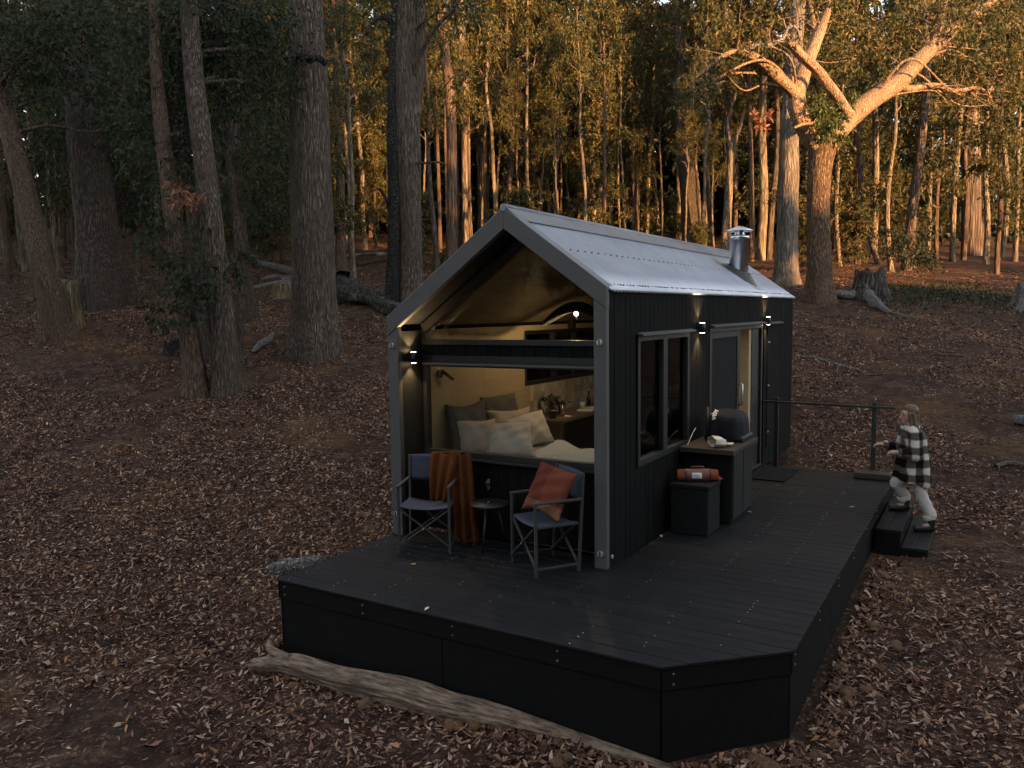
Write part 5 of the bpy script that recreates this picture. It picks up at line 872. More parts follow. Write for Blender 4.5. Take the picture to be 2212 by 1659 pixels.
def cushmat():
    m, nt, b = nodes('colour_block_wool'); t = N(nt, 'ShaderNodeTexCoord'); s = N(nt, 'ShaderNodeSeparateXYZ'); nt.links.new(t.outputs['Object'], s.inputs[0])
    n = noise(nt, coords(nt, (1, 1, 1)), 90, 3); top = mixc(nt, mathn(nt, 'GREATER_THAN', s.outputs['X'], -.02), (.115, .028, .017), (.165, .046, .026)); bot = mixc(nt, mathn(nt, 'GREATER_THAN', s.outputs['X'], -.06), (.19, .08, .055), (.25, .125, .078))
    col = mixc(nt, mathn(nt, 'GREATER_THAN', s.outputs['Z'], -.125), bot, top); col = mixc(nt, mathn(nt, 'MULTIPLY', n, .5), col, (.12, .04, .025)); nt.links.new(col, b.inputs['Base Color']); b.inputs['Roughness'].default_value = .95; b.inputs['Specular IOR Level'].default_value = .1; bump(nt, b, n, .5, .006); return m
pillow('scatter_cushion', 'colour-blocked terracotta and peach cushion on the right chair', 'cushion', (1.985, -.2, .715), .42, .48, .15, Matrix.Rotation(R(-2), 4, 'Z') @ Matrix.Rotation(R(-24), 4, 'X') @ Matrix.Rotation(R(12), 4, 'Y'), cushmat(), 2, pinch=.14)
# small table with a glass
t = thing('side_table', 'small round black side table between the two chairs', 'table', (1.2, .03, .002))
m = MB(); m.lathe([(0, .44), (.17, .44), (.19, .447), (.192, .462), (0, .462)], 28, (1.2, .03, 0)); m.build('table_top', M['black'], t)
for k in range(3):
    a = 2.1 * k + .6; m = MB(); m.tube([(1.2 + .07 * math.cos(a), .03 + .07 * math.sin(a), .442), (1.2 + .17 * math.cos(a), .03 + .17 * math.sin(a), .003)], [.012, .008], 8); m.build('leg', M['black'], t)
t = thing('wine_glass', 'stemmed glass of white wine on the small round table', 'glass', (1.181, .04, .463)); c = (1.181, .04, .463)
m = MB(); m.lathe([(.0, .001), (.034, .001), (.034, .004), (.006, .008), (.0035, .02), (.0035, .1), (.012, .11), (.03, .128), (.036, .155), (.034, .19), (.027, .225), (.0255, .225), (.032, .19), (.034, .155), (.028, .13), (.0, .113)], 24, c); m.build('bowl', M['tglass'], t)
m = MB(); m.lathe([(0, .115), (.027, .131), (.0335, .155), (.0325, .178), (0, .178)], 22, c); m.build('wine', M['wine'], t)
# storage cube, cooking bench, barbecue
t = thing('storage_cube', 'black lidded storage cube standing on the deck against the cabin', 'box', (2.72, 1.62, .002))
m = MB(); m.box(2.52, 2.915, 1.44, 1.85, .003, .472); m.build('body', M['blackm'], t, bevel=.008); m = MB(); m.box(2.512, 2.923, 1.432, 1.858, .475, .52); m.build('lid', M['blackm'], t, bevel=.01)
t = thing('cooking_bench', 'black outdoor bench with dark timber top against the cabin wall', 'bench', (2.76, 2.4, .002))
m = MB(); m.box(2.475, 2.99, 2.02, 2.82, .003, .775); m.build('cabinet', M['blackm'], t, bevel=.006)
for a, b in ((2.04, 2.41), (2.43, 2.8)): m = MB(); m.box(2.991, 3.006, a, b, .05, .76); d_ = m.build('door', M['black'], t, bevel=.004)
m = MB(); m.box(2.462, 3.05, 1.86, 2.87, .776, .832); m.build('bench_top', M['wood'], t, bevel=.006)
bq = thing('covered_barbecue', 'barbecue under a navy cover on the timber bench top', 'barbecue', (2.78, 2.6, .833))
def cov(u, v):
    a = 2 * math.pi * u; ca, sa = math.cos(a), math.sin(a); k = (abs(ca) ** 4 + abs(sa) ** 4) ** -.25; prof = (1.0, .99, .97, .93, .86, .72, .5, .0); z = (0, .05, .12, .19, .235, .27, .295, .305); i = min(int(v * 7), 6); f = v * 7 - i
    r = prof[i] + (prof[i + 1] - prof[i]) * f; zz = z[i] + (z[i + 1] - z[i]) * f; w = 1 + .035 * math.sin(6 * a + 2) * (1 - v) + .02 * math.sin(11 * a)
    return (2.78 + .21 * k * ca * r * w, 2.6 + .25 * k * sa * r * w, .9 + zz * .9 + .02 * math.sin(3 * a + 1) * (1 - v))
m = MB(); m.grid(cov, 60, 28); cover = m.build('cover', M['navy'], bq, subd=1)
m = MB(); m.box(2.56, 3.0, 2.4, 2.84, .835, .9); m.build('firebox', M['black'], bq, bevel=.02)
m = MB(); m.box(2.7, 2.86, 2.3, 2.42, .835, .862); m.build('drip_tray', M['black'], bq, bevel=.01)
m = MB(); m.tube([(2.62, 2.34, .84), (2.62, 2.34, 1.22)], .016, 8); m.build('upright', M['black'], bq)
fc = bpy.data.curves.new('lettering', 'FONT'); fc.body = 'weber'; fc.size = .1; fc.extrude = .0015; fo = bpy.data.objects.new('tmp', fc); COL.objects.link(fo)
dg = bpy.context.evaluated_depsgraph_get(); tm = bpy.data.meshes.new_from_object(fo.evaluated_get(dg)); bpy.data.objects.remove(fo); tm.materials.clear(); tm.materials.append(M['white'])
vt = np.zeros(len(tm.vertices) * 3, np.float32); tm.vertices.foreach_get('co', vt); vt = vt.reshape(-1, 3)
co = []                                     # letters wrap over the shoulder of the cover, reading upwards
PR, PZ = (1.0, .99, .97, .93, .86, .72, .5, .0), (0, .05, .12, .19, .235, .27, .295, .305)
for (lx, ly, lz) in vt:
    v = .42 + .5 * lx / .27; r_ = float(np.interp(v * 7, range(8), PR)); z_ = float(np.interp(v * 7, range(8), PZ)); co.append((2.71 - ly * 1.0, 2.6 - .25 * r_ * 1.045 - .006 - lz, .9 + z_ * .9 + .008 + lz))
tm.vertices.foreach_set('co', np.array(co, np.float32).ravel()); tm.update(); lo = bpy.data.objects.new('lettering', tm); link(lo, bq); lo['label'] = 'white letters printed on the navy cover'
# cream cloth bag on the bench
def bag(u, v):
    a = 2 * math.pi * u; r = .078 * math.sin(math.pi * (.5 + .5 * (1 - v)) ) ** .5 if v < 1 else 0; r = .082 * (1 - v ** 3) ** .5 * (1 + .08 * math.sin(3 * a + 4 * v)); l = .17 * v
    return (-.02 + l, r * math.cos(a) * 1.05, max(.004, .062 + r * .72 * math.sin(a) + .01 * math.sin(5 * a + 3 * v) - .02 * v))
m = MB(); m.grid(bag, 30, 16); bg_ = m.build('cloth_bag', M['canvas'], None, solid=.006); bg_.matrix_world = xf(R(48), (2.8, 1.98, .834)); tag(bg_, 'open cream cloth bag lying on the dark bench top', 'bag')
m = MB(); m.grid(lambda u, v: (.15 + .09 * v, (.012 + .03 * math.sin(math.pi * min(1, v * 1.1))) * (2 * u - 1), .02 + .012 * math.sin(math.pi * u)), 8, 8); o = m.build('tie', M['canvas'], None, solid=.005); o.matrix_world = bg_.matrix_world.copy(); o.parent = bg_; o.matrix_parent_inverse = bg_.matrix_world.inverted()
m = MB(); m.tube([(2.53, 1.93, .84), (2.52, 2.06, .9), (2.5, 2.22, .95), (2.48, 2.36, .97), (2.462, 2.42, .95)], .003, 6); tag(m.build('power_cord', M['paper']), 'thin white cord rising from the bench to the wall', 'cord')
# blanket roll
rl = thing('blanket_roll', 'terracotta picnic blanket roll with leather carrier on the storage cube', 'blanket', (2.73, 1.66, .522), R(27))
m = MB(); n = 34; L = .42
def roll(u, v):
    a = 2 * math.pi * u; e = 1 - .1 * (2 * v - 1) ** 8; r = (.062 + .004 * math.sin(2 * a) + .002 * math.sin(9 * a + 20 * v)) * e; return (-L / 2 + L * v, r * math.cos(a), .062 + r * math.sin(a) * .95)
m.grid(roll, n, 26); local(m.build('roll', M['rustroll'], rl))
m = MB()
for sx in (-1, 1): m.add([(sx * L / 2 * (1), .056 * math.cos(a * .524), .062 + .054 * math.sin(a * .524)) for a in range(12)] + [(sx * (L / 2 + .004), 0, .062)], [(a, (a + 1) % 12, 12) for a in range(12)])
local(m.build('roll_end', M['rustroll'], rl)); m = MB(); m.add([(L / 2 - .01, -.05, .02), (L / 2 + .05, -.045, .03), (L / 2 + .01, .03, .035), (L / 2, -.01, .06)], [(0, 1, 3), (1, 2, 3), (0, 2, 1)]); local(m.build('corner_flap', M['rustroll'], rl))
m = MB(); m.grid(lambda u, v: (-.12 + .24 * v, .0675 * math.cos(2 * math.pi * u), .0625 + .0655 * math.sin(2 * math.pi * u)), 34, 2); ca_ = local(m.build('carrier', M['leather'], rl))
for x in (-.122, .122): m = MB(); m.grid(lambda u, v: (x - .006 + .012 * v, .0695 * math.cos(2 * math.pi * u), .0625 + .0675 * math.sin(2 * math.pi * u)), 34, 1); local(m.build('strap', M['black'], rl))
m = MB(); m.tube([(-.07, 0, .127), (-.06, 0, .15), (.06, 0, .15), (.07, 0, .127)], .006, 6); local(m.build('handle', M['leather'], rl))
m = MB(); m.grid(lambda u, v: (-.065 + .1 * u, -.0695 * math.cos(-.42 + .95 * v), .0625 + .0675 * math.sin(-.42 + .95 * v)), 6, 8); lb = local(m.build('label', M['paper'], rl, solid=.001)); lb['label'] = 'white printed label'
for k, (a, b, v) in enumerate(((-.05, .02, .62), (-.045, .0, .5), (-.05, .01, .4), (-.05, .0, .3))):
    m = MB(); m.grid(lambda u, q: (a + (b - a) * u, -.0709 * math.cos(-.42 + .95 * (v + .035 * q)), .0625 + .0689 * math.sin(-.42 + .95 * (v + .035 * q))), 4, 1); local(m.build('print_line', M['ink'], lb)); bpy.context.view_layer.update()
# doormat, sleeper, handrail, steps
t = thing('doormat', 'dark slatted doormat on the deck in front of the cabin door', 'doormat', (2.78, 4.85, .003))
for k in range(12): y = 4.42 + k * .075; m = MB(); m.box(2.52, 3.02, y, y + .055, .004, .02); m.build('slat', M['blackm'], t, bevel=.003)
for x in (2.6, 2.94): m = MB(); m.box(x - .02, x + .02, 4.42, 5.3, .0025, .0038); m.build('backing_strip', M['black'], t)
m = MB(); m.box(3.78, 4.22, 5.12, 5.36, .003, .085); tag(m.build('timber_block', M['wood'], None, bevel=.01), 'low brown timber block at the back corner of the deck', 'block')
t = thing('handrail', 'thin black handrail on two posts at the back of the deck', 'handrail', (3.3, 5.45, .002))
for x, y in ((3.98, 5.4), (2.66, 5.5)): m = MB(); m.box(x - .028, x + .028, y - .028, y + .028, .002 if x < 3 else .0865, 1.02); m.build('post', M['black'], t, bevel=.004)
m = MB(); m.bar((2.47, 5.475, .955), (4.25, 5.345, .955), .05, .03); m.build('rail', M['black'], t, bevel=.004)
t = thing('entry_steps', 'two black timber steps climbing to the right side of the deck', 'steps', (4.52, 4, -.5))
for (a, b, z, nm) in ((4.262, 4.53, -.18, 'tread'), (4.534, 4.8, -.36, 'tread')):
    m = MB(); m.box(a, (a + b) / 2 - .002, 3.3, 4.95, z - .035, z); m.build(nm, M['deck'], t, bevel=.004); m = MB(); m.box((a + b) / 2 + .002, b, 3.3, 4.95, z - .035, z); m.build(nm, M['deck'], t, bevel=.004)
for (a, b, z) in ((4.27, 4.52, -.217), (4.54, 4.79, -.397)):
    for y in (3.31, 4.92): m = MB(); m.box(a, b, y, y + .025, -.78, z); m.build('stringer', M['skirt'], t)
    m = MB(); m.box(b - .02, b, 3.337, 4.918, -.78 if b > 4.6 else -.394, z); m.build('riser', M['skirt'], t)
m = MB(); m.box(4.74, 4.775, 3.3, 3.309, -.55, -.46); m.build('bracket', M['bolt'], t)
# leaves blown onto the deck
for i, (x, y, lab) in enumerate(((.84, -.73, 'small yellow leaf on the deck in front of the left chair'), (1.62, -1.55, 'curled pale leaf at the front edge of the deck'), (3.03, 2.62, 'pale leaf on the deck beside the cooking bench'), (2.98, 4.2, 'pale leaf on the deck near the doormat'), (4.0, 3.4, 'pale leaf on the deck beside the steps'), (2.5, 1.22, 'orange leaf against the cabin wall by the storage cube'))):
    a = i * 1.7; L = .07; d = Vector((math.cos(a), math.sin(a), 0)); s = Vector((-d.y, d.x, 0)); p = Vector((x, y, .006)); m = MB(); m.add([p - d * L / 2, p + s * .016 + Vector((0, 0, .008)), p + d * L / 2 + Vector((0, 0, .01)), p - s * .016 + Vector((0, 0, .008))], [(0, 1, 2, 3)])
    tag(m.build('fallen_leaf', plain('deck_leaf_%d' % i, *(((.5, .36, .1), (.6, .42, .12)) if i in (0,) else ((.55, .25, .06), (.6, .3, .1)) if i == 5 else ((.5, .42, .3), (.58, .5, .36))), 20, .8), None, solid=.0015), lab, 'leaf')

# ---------------------------------------------------------------- inside the cabin
bed = thing('bed', 'wide bed with oatmeal linen just inside the front window', 'bed', (1.2, 1.4, .05))
m = MB(); m.box(.14, 2.2, .5, 2.35, .05, .34); m.build('bed_base', M['desk'], bed, bevel=.01); m = MB(); m.box(.16, 2.18, .52, 2.33, .342, .58); m.build('mattress', M['sheet'], bed, bevel=.05)
def duv(u, v):
    x = .72 + 1.5 * u; y = .5 + 1.86 * v; z = .655 + .03 * math.sin(5 * u + 9 * v) * (.4 + u) + .02 * math.sin(13 * u - 7 * v + 1) + .013 * math.sin(23 * v + 5 * u) + .045 * math.exp(-((u - .08) / .08) ** 2) + .05 * u; e = min(v, 1 - v); z -= .12 * max(0, 1 - e / .06) ** 2; return (x, y, z)
m = MB(); m.grid(duv, 60, 60); m.build('duvet', M['duvet'], bed, solid=.03)
def fold(u, v): x = .56 + .34 * u; y = .6 + 1.7 * v; return (x, y, .64 + .075 * math.sin(math.pi * u) + .012 * math.sin(17 * v) + .01 * math.sin(29 * v + 4 * u))
m = MB(); m.grid(fold, 14, 50); m.build('folded_sheet', M['sheet'], bed, solid=.012)
Q = lambda z, x, y=0: Matrix.Rotation(R(z), 4, 'Z') @ Matrix.Rotation(R(x), 4, 'X') @ Matrix.Rotation(R(y), 4, 'Y')
GP = 'pillows on the bed'
pillow('pillow', 'large charcoal pillow leaning on the plywood wall, far side', 'pillow', (.26, 1.78, 1.02), .62, .6, .16, Q(78, -14), M['darklinen'], 1, group=GP)
pillow('pillow', 'large charcoal pillow leaning on the plywood wall, near side', 'pillow', (.26, 1.08, 1.0), .62, .58, .16, Q(78, -14), M['darklinen'], 5, group=GP)
pillow('pillow', 'pinkish oat pillow nearest the window, propped upright', 'pillow', (.43, 1.0, .89), .5, .46, .17, Q(62, -12), M['linen2'], 3, group=GP)
pillow('pillow', 'pinkish oat pillow propped behind the front pale pillows', 'pillow', (.42, 1.72, .93), .66, .46, .16, Q(66, -16), M['linen2'], 4, group=GP)
pillow('pillow', 'pale striped pillow in front, its corner touching the sill', 'pillow', (.66, 1.28, .87), .6, .44, .19, Q(55, -32, 6), M['linen'], 6, group=GP)
pillow('pillow', 'pale striped pillow in front, nearer the desk', 'pillow', (.6, 1.83, .89), .6, .44, .19, Q(60, -30, -8), M['linen'], 7, group=GP)
dk = thing('desk', 'dark timber desk along the tiled wall inside the cabin', 'desk', (.4, 3.6, .05))
m = MB(); m.box(.118, .62, 2.62, 4.9, .87, .91); m.build('desk_top', M['desk'], dk, bevel=.004)
for y in (2.66, 4.82): m = MB(); m.box(.13, .6, y, y + .035, .05, .869); m.build('side_panel', M['desk'], dk)
m = MB(); m.box(.13, .57, 3.7, 4.8, .1, .8); m.build('drawer_unit', M['blackm'], dk)
b = thing('wine_bottle', 'dark wine bottle among the leaves on the desk', 'bottle', (.3, 2.98, .912)); m = MB(); m.lathe([(0, 0), (.037, 0), (.038, .01), (.038, .18), (.03, .215), (.0145, .24), (.0145, .3), (0, .3)], 20, (.3, 2.98, .912)); m.build('glass_body', M['bottle'], b)
v_ = thing('glass_vase', 'round glass vase with green sprigs on the desk', 'vase', (.27, 3.12, .912)); m = MB(); m.lathe([(.0, .002), (.06, .002), (.078, .04), (.078, .11), (.05, .16), (.046, .18), (.044, .18), (.048, .16), (.076, .11), (.076, .04), (.058, .006), (0, .006)], 24, (.27, 3.12, .912)); m.build('glass_body', M['tglass'], v_)
rg = np.random.default_rng(5); V, F = leaves_np([[.27, 3.05, 1.14, .13, 40], [.26, 3.16, 1.12, .11, 34], [.3, 2.95, 1.1, .1, 24]], .09, rg, .3); npobj('sprigs', V, F, M['plantleaf'], v_)
m = MB(); m.lathe([(0, .002), (.032, .002), (.042, .085), (.039, .085), (.03, .008), (0, .008)], 20, (.28, 3.95, .912)); mg = m.build('mug', M['mug']); tag(mg, 'white handleless cup on the desk under the tiles', 'cup')
m = MB(); m.lathe([(0, 0), (.035, 0), (.035, .13), (.012, .16), (.01, .2), (.02, .2), (.02, .21), (0, .21)], 18, (.22, 4.28, .912)); tag(m.build('pump_bottle', M['bottle']), 'dark pump bottle at the far end of the desk', 'bottle')
for i, (x, y, a, lab) in enumerate(((.45, 3.75, 10, 'white notebook lying open on the desk'), (.42, 4.05, -12, 'loose white papers beside the notebook on the desk'), (.5, 3.05, 20, 'small white card near the desk edge'))):
    m = MB(); w, h = ((.22, .28), (.24, .3), (.1, .14))[i]; m.box(-w / 2, w / 2, -h / 2, h / 2, 0, (.02, .008, .003)[i]); o = m.build(('notebook', 'papers', 'card')[i], M['paper']); o.matrix_world = xf(R(a), (x, y, .912)); tag(o, lab, ('notebook', 'papers', 'card')[i])
t = thing('french_press', 'metal and glass coffee pot at the near end of the desk', 'coffee pot', (.42, 2.78, .912)); m = MB(); m.lathe([(0, .003), (.042, .003), (.044, .12), (.046, .125), (.03, .14), (.006, .145), (.006, .16), (.012, .165), (0, .175)], 20, (.42, 2.78, .912)); m.build('pot', M['bottle'], t); m = MB(); m.lathe([(.0455, .1), (.047, .1), (.047, .112), (.0455, .112)], 20, (.42, 2.78, .912)); m.build('band', M['steel'], t)
m = MB(); m.tube([(.5, 2.8, .915), (.52, 2.92, .925), (.46, 3.0, .94), (.44, 3.02, .99), (.44, 3.02, 1.06)], [.004, .004, .005, .01, .014], 8); tag(m.build('desk_lamp', M['brass']), 'small brass stem lamp glinting beside the bottle', 'lamp')
# pendant lamp, reading lamp, speaker
pc = (1.0, 2.32, 2.28); pl_ = thing('pendant_lamp', 'black woven pendant lamp hanging inside the gable', 'lamp', (pc[0], pc[1], pc[2] + .1))
m = MB(); m.tube([(pc[0], pc[1], pc[2] + .1), (pc[0], pc[1], roof_z(pc[0]) - .15)], .004, 6); m.build('cord', M['black'], pl_)
def shade(u, v):
    a = 2 * math.pi * u; r = .045 + (.36 + .06 * math.sin(2 * a)) * v ** 1.1; z = pc[2] + .13 - .1 * v ** 1.6 - .17 * v ** 2 * math.cos(a - .47) ** 2; return (pc[0] + r * math.cos(a) * .9, pc[1] + r * math.sin(a), z)
m = MB(); m.grid(shade, 54, 16); o = m.build('shade', M['rattan'], pl_); w_ = o.modifiers.new('weave', 'WIREFRAME'); w_.thickness = .024; w_.use_even_offset = False
m = MB(); m.tube([(pc[0], pc[1], pc[2] + .1), (pc[0], pc[1], pc[2] + .045)], .018, 10); m.build('socket', M['black'], pl_)
m = MB(); m.lathe([(.008, .045), (.014, .03), (.024, .0), (.02, -.022), (0, -.032)], 14, pc); m.build('bulb', M['bulb'], pl_)
l = bpy.data.lights.new('bulb_light', 'POINT'); l.energy = 6.5; l.color = (1, .68, .36); l.shadow_soft_size = .03; o = bpy.data.objects.new('bulb_light', l); o.location = (pc[0], pc[1], pc[2] - .06); link(o, pl_)
t = thing('reading_lamp', 'black swivel reading lamp on the plywood wall', 'lamp', (.109, .72, 1.64)); m = MB(); m.tube([(.109, .72, 1.64), (.135, .72, 1.64)], .05, 18); m.build('wall_plate', M['black'], t); m = MB(); m.tube([(.15, .74, 1.66), (.19, .87, 1.57)], .02, 12); m.bar((.135, .72, 1.64), (.15, .74, 1.66), .012, .012); m.build('lamp_head', M['black'], t)
m = MB(); m.box(.108, .19, 3.83, 3.93, 2.05, 2.19); tag(m.build('wall_speaker', M['black'], None, bevel=.006), 'small black speaker high on the plywood wall', 'speaker')
m = MB(); m.box(2.2, 2.202, 4.5, 4.62, 1.85, 2.0); m = MB(); m.box(W - .303, W - .3, 4.7, 4.83, 1.86, 2.02); tag(m.build('paper_note', M['paper']), 'white note pinned at the top of the open doorway', 'note')

# ---------------------------------------------------------------- the person on the steps
def capsules(segs, voxel, smooth_it, name, mat, parent):
    m = MB()
    for p0, r0, p1, r1 in segs:
        p0, p1 = Vector(p0), Vector(p1); L = (p1 - p0).length; d = (p1 - p0).normalized() if L > 1e-5 else Vector((0, 0, 1)); pts = []; rr = []
        for k in range(-4, 1): a = k / 4 * math.pi / 2; pts.append(p0 + d * math.sin(a) * r0); rr.append(max(.0015, r0 * math.cos(a)))
        for k in range(1, 4): pts.append(p0.lerp(p1, k / 4)); rr.append(r0 + (r1 - r0) * k / 4)
        for k in range(0, 5): a = k / 4 * math.pi / 2; pts.append(p1 + d * math.sin(a) * r1); rr.append(max(.0015, r1 * math.cos(a)))
        m.tube(pts, rr, 16)
    o = m.build(name, mat, parent); a = o.modifiers.new('r', 'REMESH'); a.mode = 'VOXEL'; a.voxel_size = voxel; a.use_smooth_shade = True
    b = o.modifiers.new('s', 'SMOOTH'); b.iterations = smooth_it; b.factor = .5; return baked(o)
per = thing('person', 'person in checked jacket and white trousers climbing the steps', 'person', (4.62, 4.2, -.36))
fw, lf = Vector((-.93, -.36, 0)), Vector((.36, -.93, 0)); UP = Vector((0, 0, 1))      # facing, left side (towards the viewer)
pel = Vector((4.58, 4.19, .42)); chest = Vector((4.55, 4.18, .72)); nk = Vector((4.525, 4.17, .885)); hd = nk + fw * .03 + UP * .125
hipL, hipR = pel + lf * .085 - UP * .03, pel - lf * .085 - UP * .03
kneL, ankL = Vector((4.665, 4.12, .07)), Vector((4.775, 4.13, -.27)); kneR, ankR = Vector((4.37, 4.22, .17)), Vector((4.485, 4.31, -.09))
shL, shR = nk + lf * .165 - UP * .07, nk - lf * .165 - UP * .07; elL = shL - UP * .25 + fw * .0 + lf * .05; wrL = elL + fw * .2 + UP * .03 - lf * .03; elR = shR - UP * .24 + fw * .05 - lf * .03; wrR = elR + fw * .22 + UP * .06 + lf * .05
def hand(w, fwd, side):
    S = [(w, .026, w + fwd * .055, .03)]
    for k in range(4): b0 = w + fwd * .075 + side * (.022 - .015 * k); L = (.05, .056, .052, .042)[k]; k1 = b0 + (fwd * .8 - UP * .35) * L * .6; S += [(w + fwd * .05 + side * (.02 - .013 * k), .011, b0, .0095), (b0, .0092, k1, .0085), (k1, .0085, k1 + (fwd * .3 - UP * .85) * L * .55, .0075)]
    S += [(w + fwd * .02 + side * .02, .012, w + fwd * .045 + side * .045 + UP * .008, .0105), (w + fwd * .045 + side * .045 + UP * .008, .0105, w + fwd * .085 + side * .04, .009)]; return S
B = [(pel, .12, chest, .115), (chest, .115, nk - UP * .04, .07), (nk - UP * .05, .05, hd - UP * .06, .045), (hipL, .085, kneL, .058), (kneL, .055, ankL, .036), (hipR, .085, kneR, .058), (kneR, .055, ankR, .036), (shL, .05, elL, .042), (elL, .04, wrL, .027), (shR, .05, elR, .042), (elR, .04, wrR, .027), (nk - UP * .05, .05, shL, .05), (nk - UP * .05, .05, shR, .05)]
B += [(ankL, .035, ankL - UP * .05 + fw * .12, .03), (ankR, .035, ankR - UP * .05 + fw * .12, .03)]
hf = (fw + lf * .12).normalized(); hs = Vector((-hf.y, hf.x, 0))          # head: skull, jaw, nose, brow, lips, ears
B += [(hd + UP * .035 - hf * .015, .078, hd + UP * .025 + hf * .012, .074), (hd - UP * .02 + hf * .025, .062, hd - UP * .068 + hf * .045, .034), (hd + hf * .078 + UP * .015, .012, hd + hf * .1 - UP * .018, .0125), (hd + hf * .07 + UP * .03 - hs * .03, .014, hd + hf * .07 + UP * .03 + hs * .03, .014), (hd + hf * .073 - UP * .048 - hs * .014, .0095, hd + hf * .073 - UP * .048 + hs * .014, .0095)]
for s_ in (-1, 1): B += [(hd + hs * s_ * .072 + UP * .015, .014, hd + hs * s_ * .07 - UP * .02, .01)]
B += hand(wrL, fw, -lf) + hand(wrR, fw, lf); body = capsules(B, .0075, 3, 'body', M['skin'], per)
for s_ in (-1, 1):
    m = MB(); e = hd + hf * .071 + UP * .008 + hs * s_ * .03; m.lathe([(.0, -.006), (.009, -.004), (.0095, 0), (.009, .004), (0, .006)], 10, e); m.build('eye', M['boot'], body)
    m = MB(); m.tube([e + hf * .006 + UP * .022 - hs * .014, e + hf * .012 + UP * .026, e + hf * .006 + UP * .022 + hs * .014], .0035, 5); m.build('eyebrow', M['hair'], body)
# hair: a cap and long locks down the back and over the shoulder
Hh = [(hd + UP * .058 - hf * .03, .083, hd + UP * .066 - hf * .008, .076), (hd - hf * .05, .07, hd - hf * .07 - UP * .1, .055)]
for k in range(22):
    a = -1.45 + 2.9 * k / 21; jj = math.sin(k * 12.9898) * 43758.5453; jj -= math.floor(jj); s0 = hd - hf * .052 * math.cos(a) + hs * math.sin(a) * .078 + UP * .03; s1 = s0 - UP * (.13 + .03 * jj) - hf * (.035 * math.cos(a) + .01) + hs * .012 * math.sin(5 * k); s2 = s1 - UP * (.1 + .12 * jj) - hf * (.015 + .03 * jj) + hs * .03 * math.sin(3 * k); Hh += [(s0, .02, s1, .0175), (s1, .0172, (s1 + s2) / 2 + hs * .012 * math.sin(k * 2.1), .014), ((s1 + s2) / 2 + hs * .012 * math.sin(k * 2.1), .014, s2, .006)]
for sg in (-1, 1): Hh += [(hd + UP * .075 + hf * .045, .022, hd + hs * sg * .068 + UP * .03 + hf * .022, .018), (hd + hs * sg * .068 + UP * .03 + hf * .022, .018, hd + hs * sg * .078 - UP * .08 + hf * .004, .016), (hd + hs * sg * .078 - UP * .08 + hf * .004, .016, nk + hs * sg * .1 - UP * .07 + hf * .06, .008)]
capsules(Hh, .0065, 1, 'hair', M['hair'], per)
def plaid():
    m, nt, b = nodes('checked_flannel'); t = N(nt, 'ShaderNodeTexCoord'); s = N(nt, 'ShaderNodeSeparateXYZ'); nt.links.new(t.outputs['Object'], s.inputs[0])
    u = mathn(nt, 'ADD', mathn(nt, 'MULTIPLY', s.outputs['X'], .86), mathn(nt, 'MULTIPLY', s.outputs['Y'], .52)); nz = mathn(nt, 'MULTIPLY', noise(nt, coords(nt, (1, 1, 1)), 7, 3), .05)
    def stripe(v, per_, o_): return ramp(nt, [(.44, (0, 0, 0)), (.64, (1, 1, 1))], mathn(nt, 'PINGPONG', mathn(nt, 'ADD', mathn(nt, 'DIVIDE', mathn(nt, 'ADD', v, nz), per_), o_), 1.0))
    a, c = stripe(u, .085, .2), stripe(s.outputs['Z'], .085, .35)
    col = mixc(nt, a, mixc(nt, c, (.011, .008, .007), (.1, .08, .07)), mixc(nt, c, (.1, .08, .07), (.6, .55, .48))); nt.links.new(col, b.inputs['Base Color']); b.inputs['Roughness'].default_value = .95; b.inputs['Specular IOR Level'].default_value = .1
    bump(nt, b, noise(nt, coords(nt), 60, 3), .4, .006); return m
M['plaid'] = plaid()
back = -fw
J = [(nk - UP * .04, .075, chest, .14), (chest + back * .01, .145, pel + UP * .02 + back * .01, .16), (shL, .08, elL, .074), (elL, .072, wrL - fw * .05, .056), (shR, .08, elR, .074), (elR, .072, wrR - fw * .05, .056), (nk - UP * .05, .08, shL, .08), (nk - UP * .05, .08, shR, .08),
     (chest + lf * .04, .14, pel - UP * .18 + lf * .09 + fw * .09, .11), (chest - lf * .04, .14, pel - UP * .18 - lf * .09 + fw * .11, .11), (chest + lf * .03, .14, pel - UP * .2 + lf * .09 + back * .07, .105), (chest - lf * .03, .14, pel - UP * .2 - lf * .09 + back * .07, .105), (pel - UP * .16 + lf * .11, .105, pel - UP * .16 - lf * .11, .105), (nk - UP * .02 + fw * .06, .03, nk - UP * .01 - fw * .05, .05)]
jk = capsules(J, .0095, 4, 'jacket', M['plaid'], per)
co = np.zeros(len(jk.data.vertices) * 3, np.float32); jk.data.vertices.foreach_get('co', co); co = co.reshape(-1, 3)
al = (co[:, 0] - pel.x) * fw.x + (co[:, 1] - pel.y) * fw.y; hem = .2 + .28 * np.clip(al, -.2, .3) + .008 * np.sin(al * 30); low = co[:, 2] < hem; co[:, 2] = np.where(low, hem, co[:, 2])
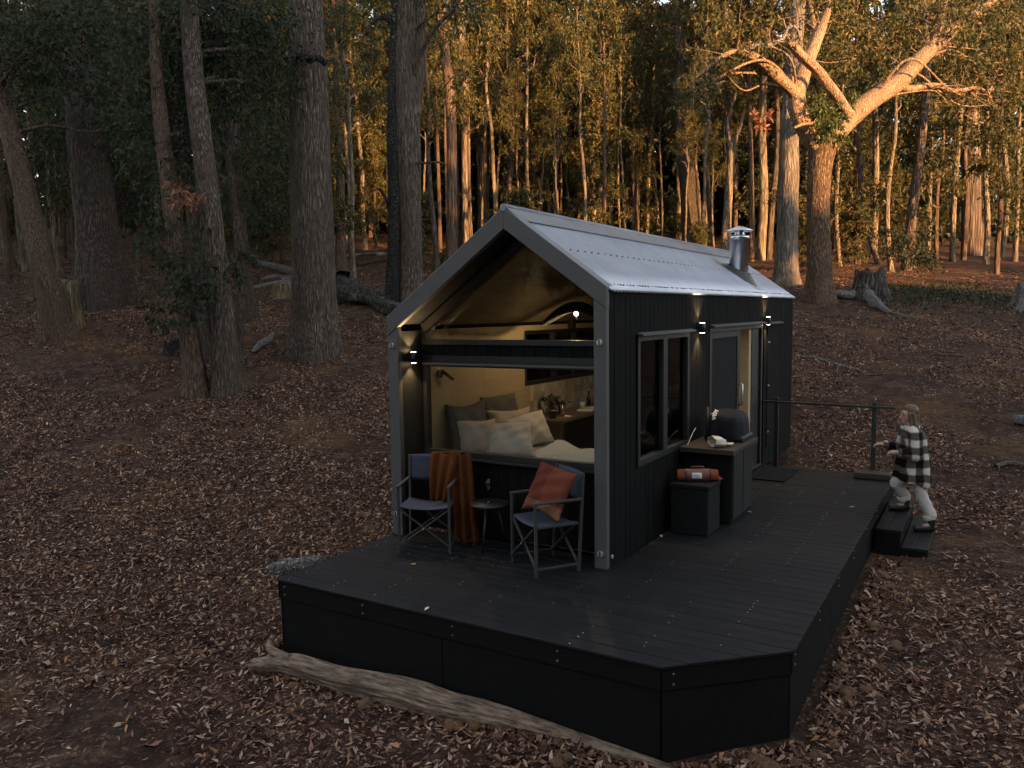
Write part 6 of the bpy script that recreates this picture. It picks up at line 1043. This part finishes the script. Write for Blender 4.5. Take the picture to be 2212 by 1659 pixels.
fold_ = 1 + .035 * np.sin(np.arctan2(co[:, 1] - pel.y, co[:, 0] - pel.x) * 7) * np.clip((.7 - co[:, 2]) / .4, 0, 1); co[:, 0] = pel.x + (co[:, 0] - pel.x) * fold_; co[:, 1] = pel.y + (co[:, 1] - pel.y) * fold_
jk.data.vertices.foreach_set('co', co.ravel()); jk.data.update()
T = [(pel - UP * .04, .1, pel - UP * .08, .1), (hipL - UP * .06, .09, kneL, .068), (kneL, .068, ankL + UP * .1, .06), (hipR - UP * .06, .09, kneR, .068), (kneR, .067, ankR + UP * .08, .058)]
tr = capsules(T, .009, 2, 'trousers', M['trouser'], per)
co = np.zeros(len(tr.data.vertices) * 3, np.float32); tr.data.vertices.foreach_get('co', co); co = co.reshape(-1, 3); nr = np.zeros(len(co) * 3, np.float32); tr.data.vertices.foreach_get('normal', nr); nr = nr.reshape(-1, 3)
co += nr * (.007 * vnoise(co * np.array([9, 9, 26.]) + co[:, :1] * 8, 4) + .003 * vnoise(co * np.array([20, 20, 45.]), 5))[:, None]; tr.data.vertices.foreach_set('co', co.astype(np.float32).ravel()); tr.data.update()
for a, k in ((ankL, kneL), (ankR, kneR)):
    d = (k - a).normalized(); c = a + d * .085; m = MB(); m.tube([c - d * .03, c - d * .026, c + d * .028, c + d * .03], [.055, .066, .066, .058], 22); m.build('turn_up', M['trouser'], tr, bevel=.004)
for a, g in ((ankL, -.36), (ankR, -.18)):
    z = g + .002; toe = Vector((a.x, a.y, 0)) + fw * .17; S = [(Vector((a.x, a.y, a.z + .07)), .047, Vector((a.x, a.y, z + .06)), .045), (Vector((a.x, a.y, z + .047)) - fw * .015, .046, Vector((toe.x, toe.y, z + .036)), .036), (Vector((a.x, a.y, z + .03)) + fw * .06, .042, Vector((toe.x, toe.y, z + .032)), .035)]
    bt = capsules(S, .008, 2, 'boot', M['boot'], per)
    co = np.zeros(len(bt.data.vertices) * 3, np.float32); bt.data.vertices.foreach_get('co', co); co = co.reshape(-1, 3); co[:, 2] = np.maximum(co[:, 2], z); bt.data.vertices.foreach_set('co', co.ravel()); bt.data.update()
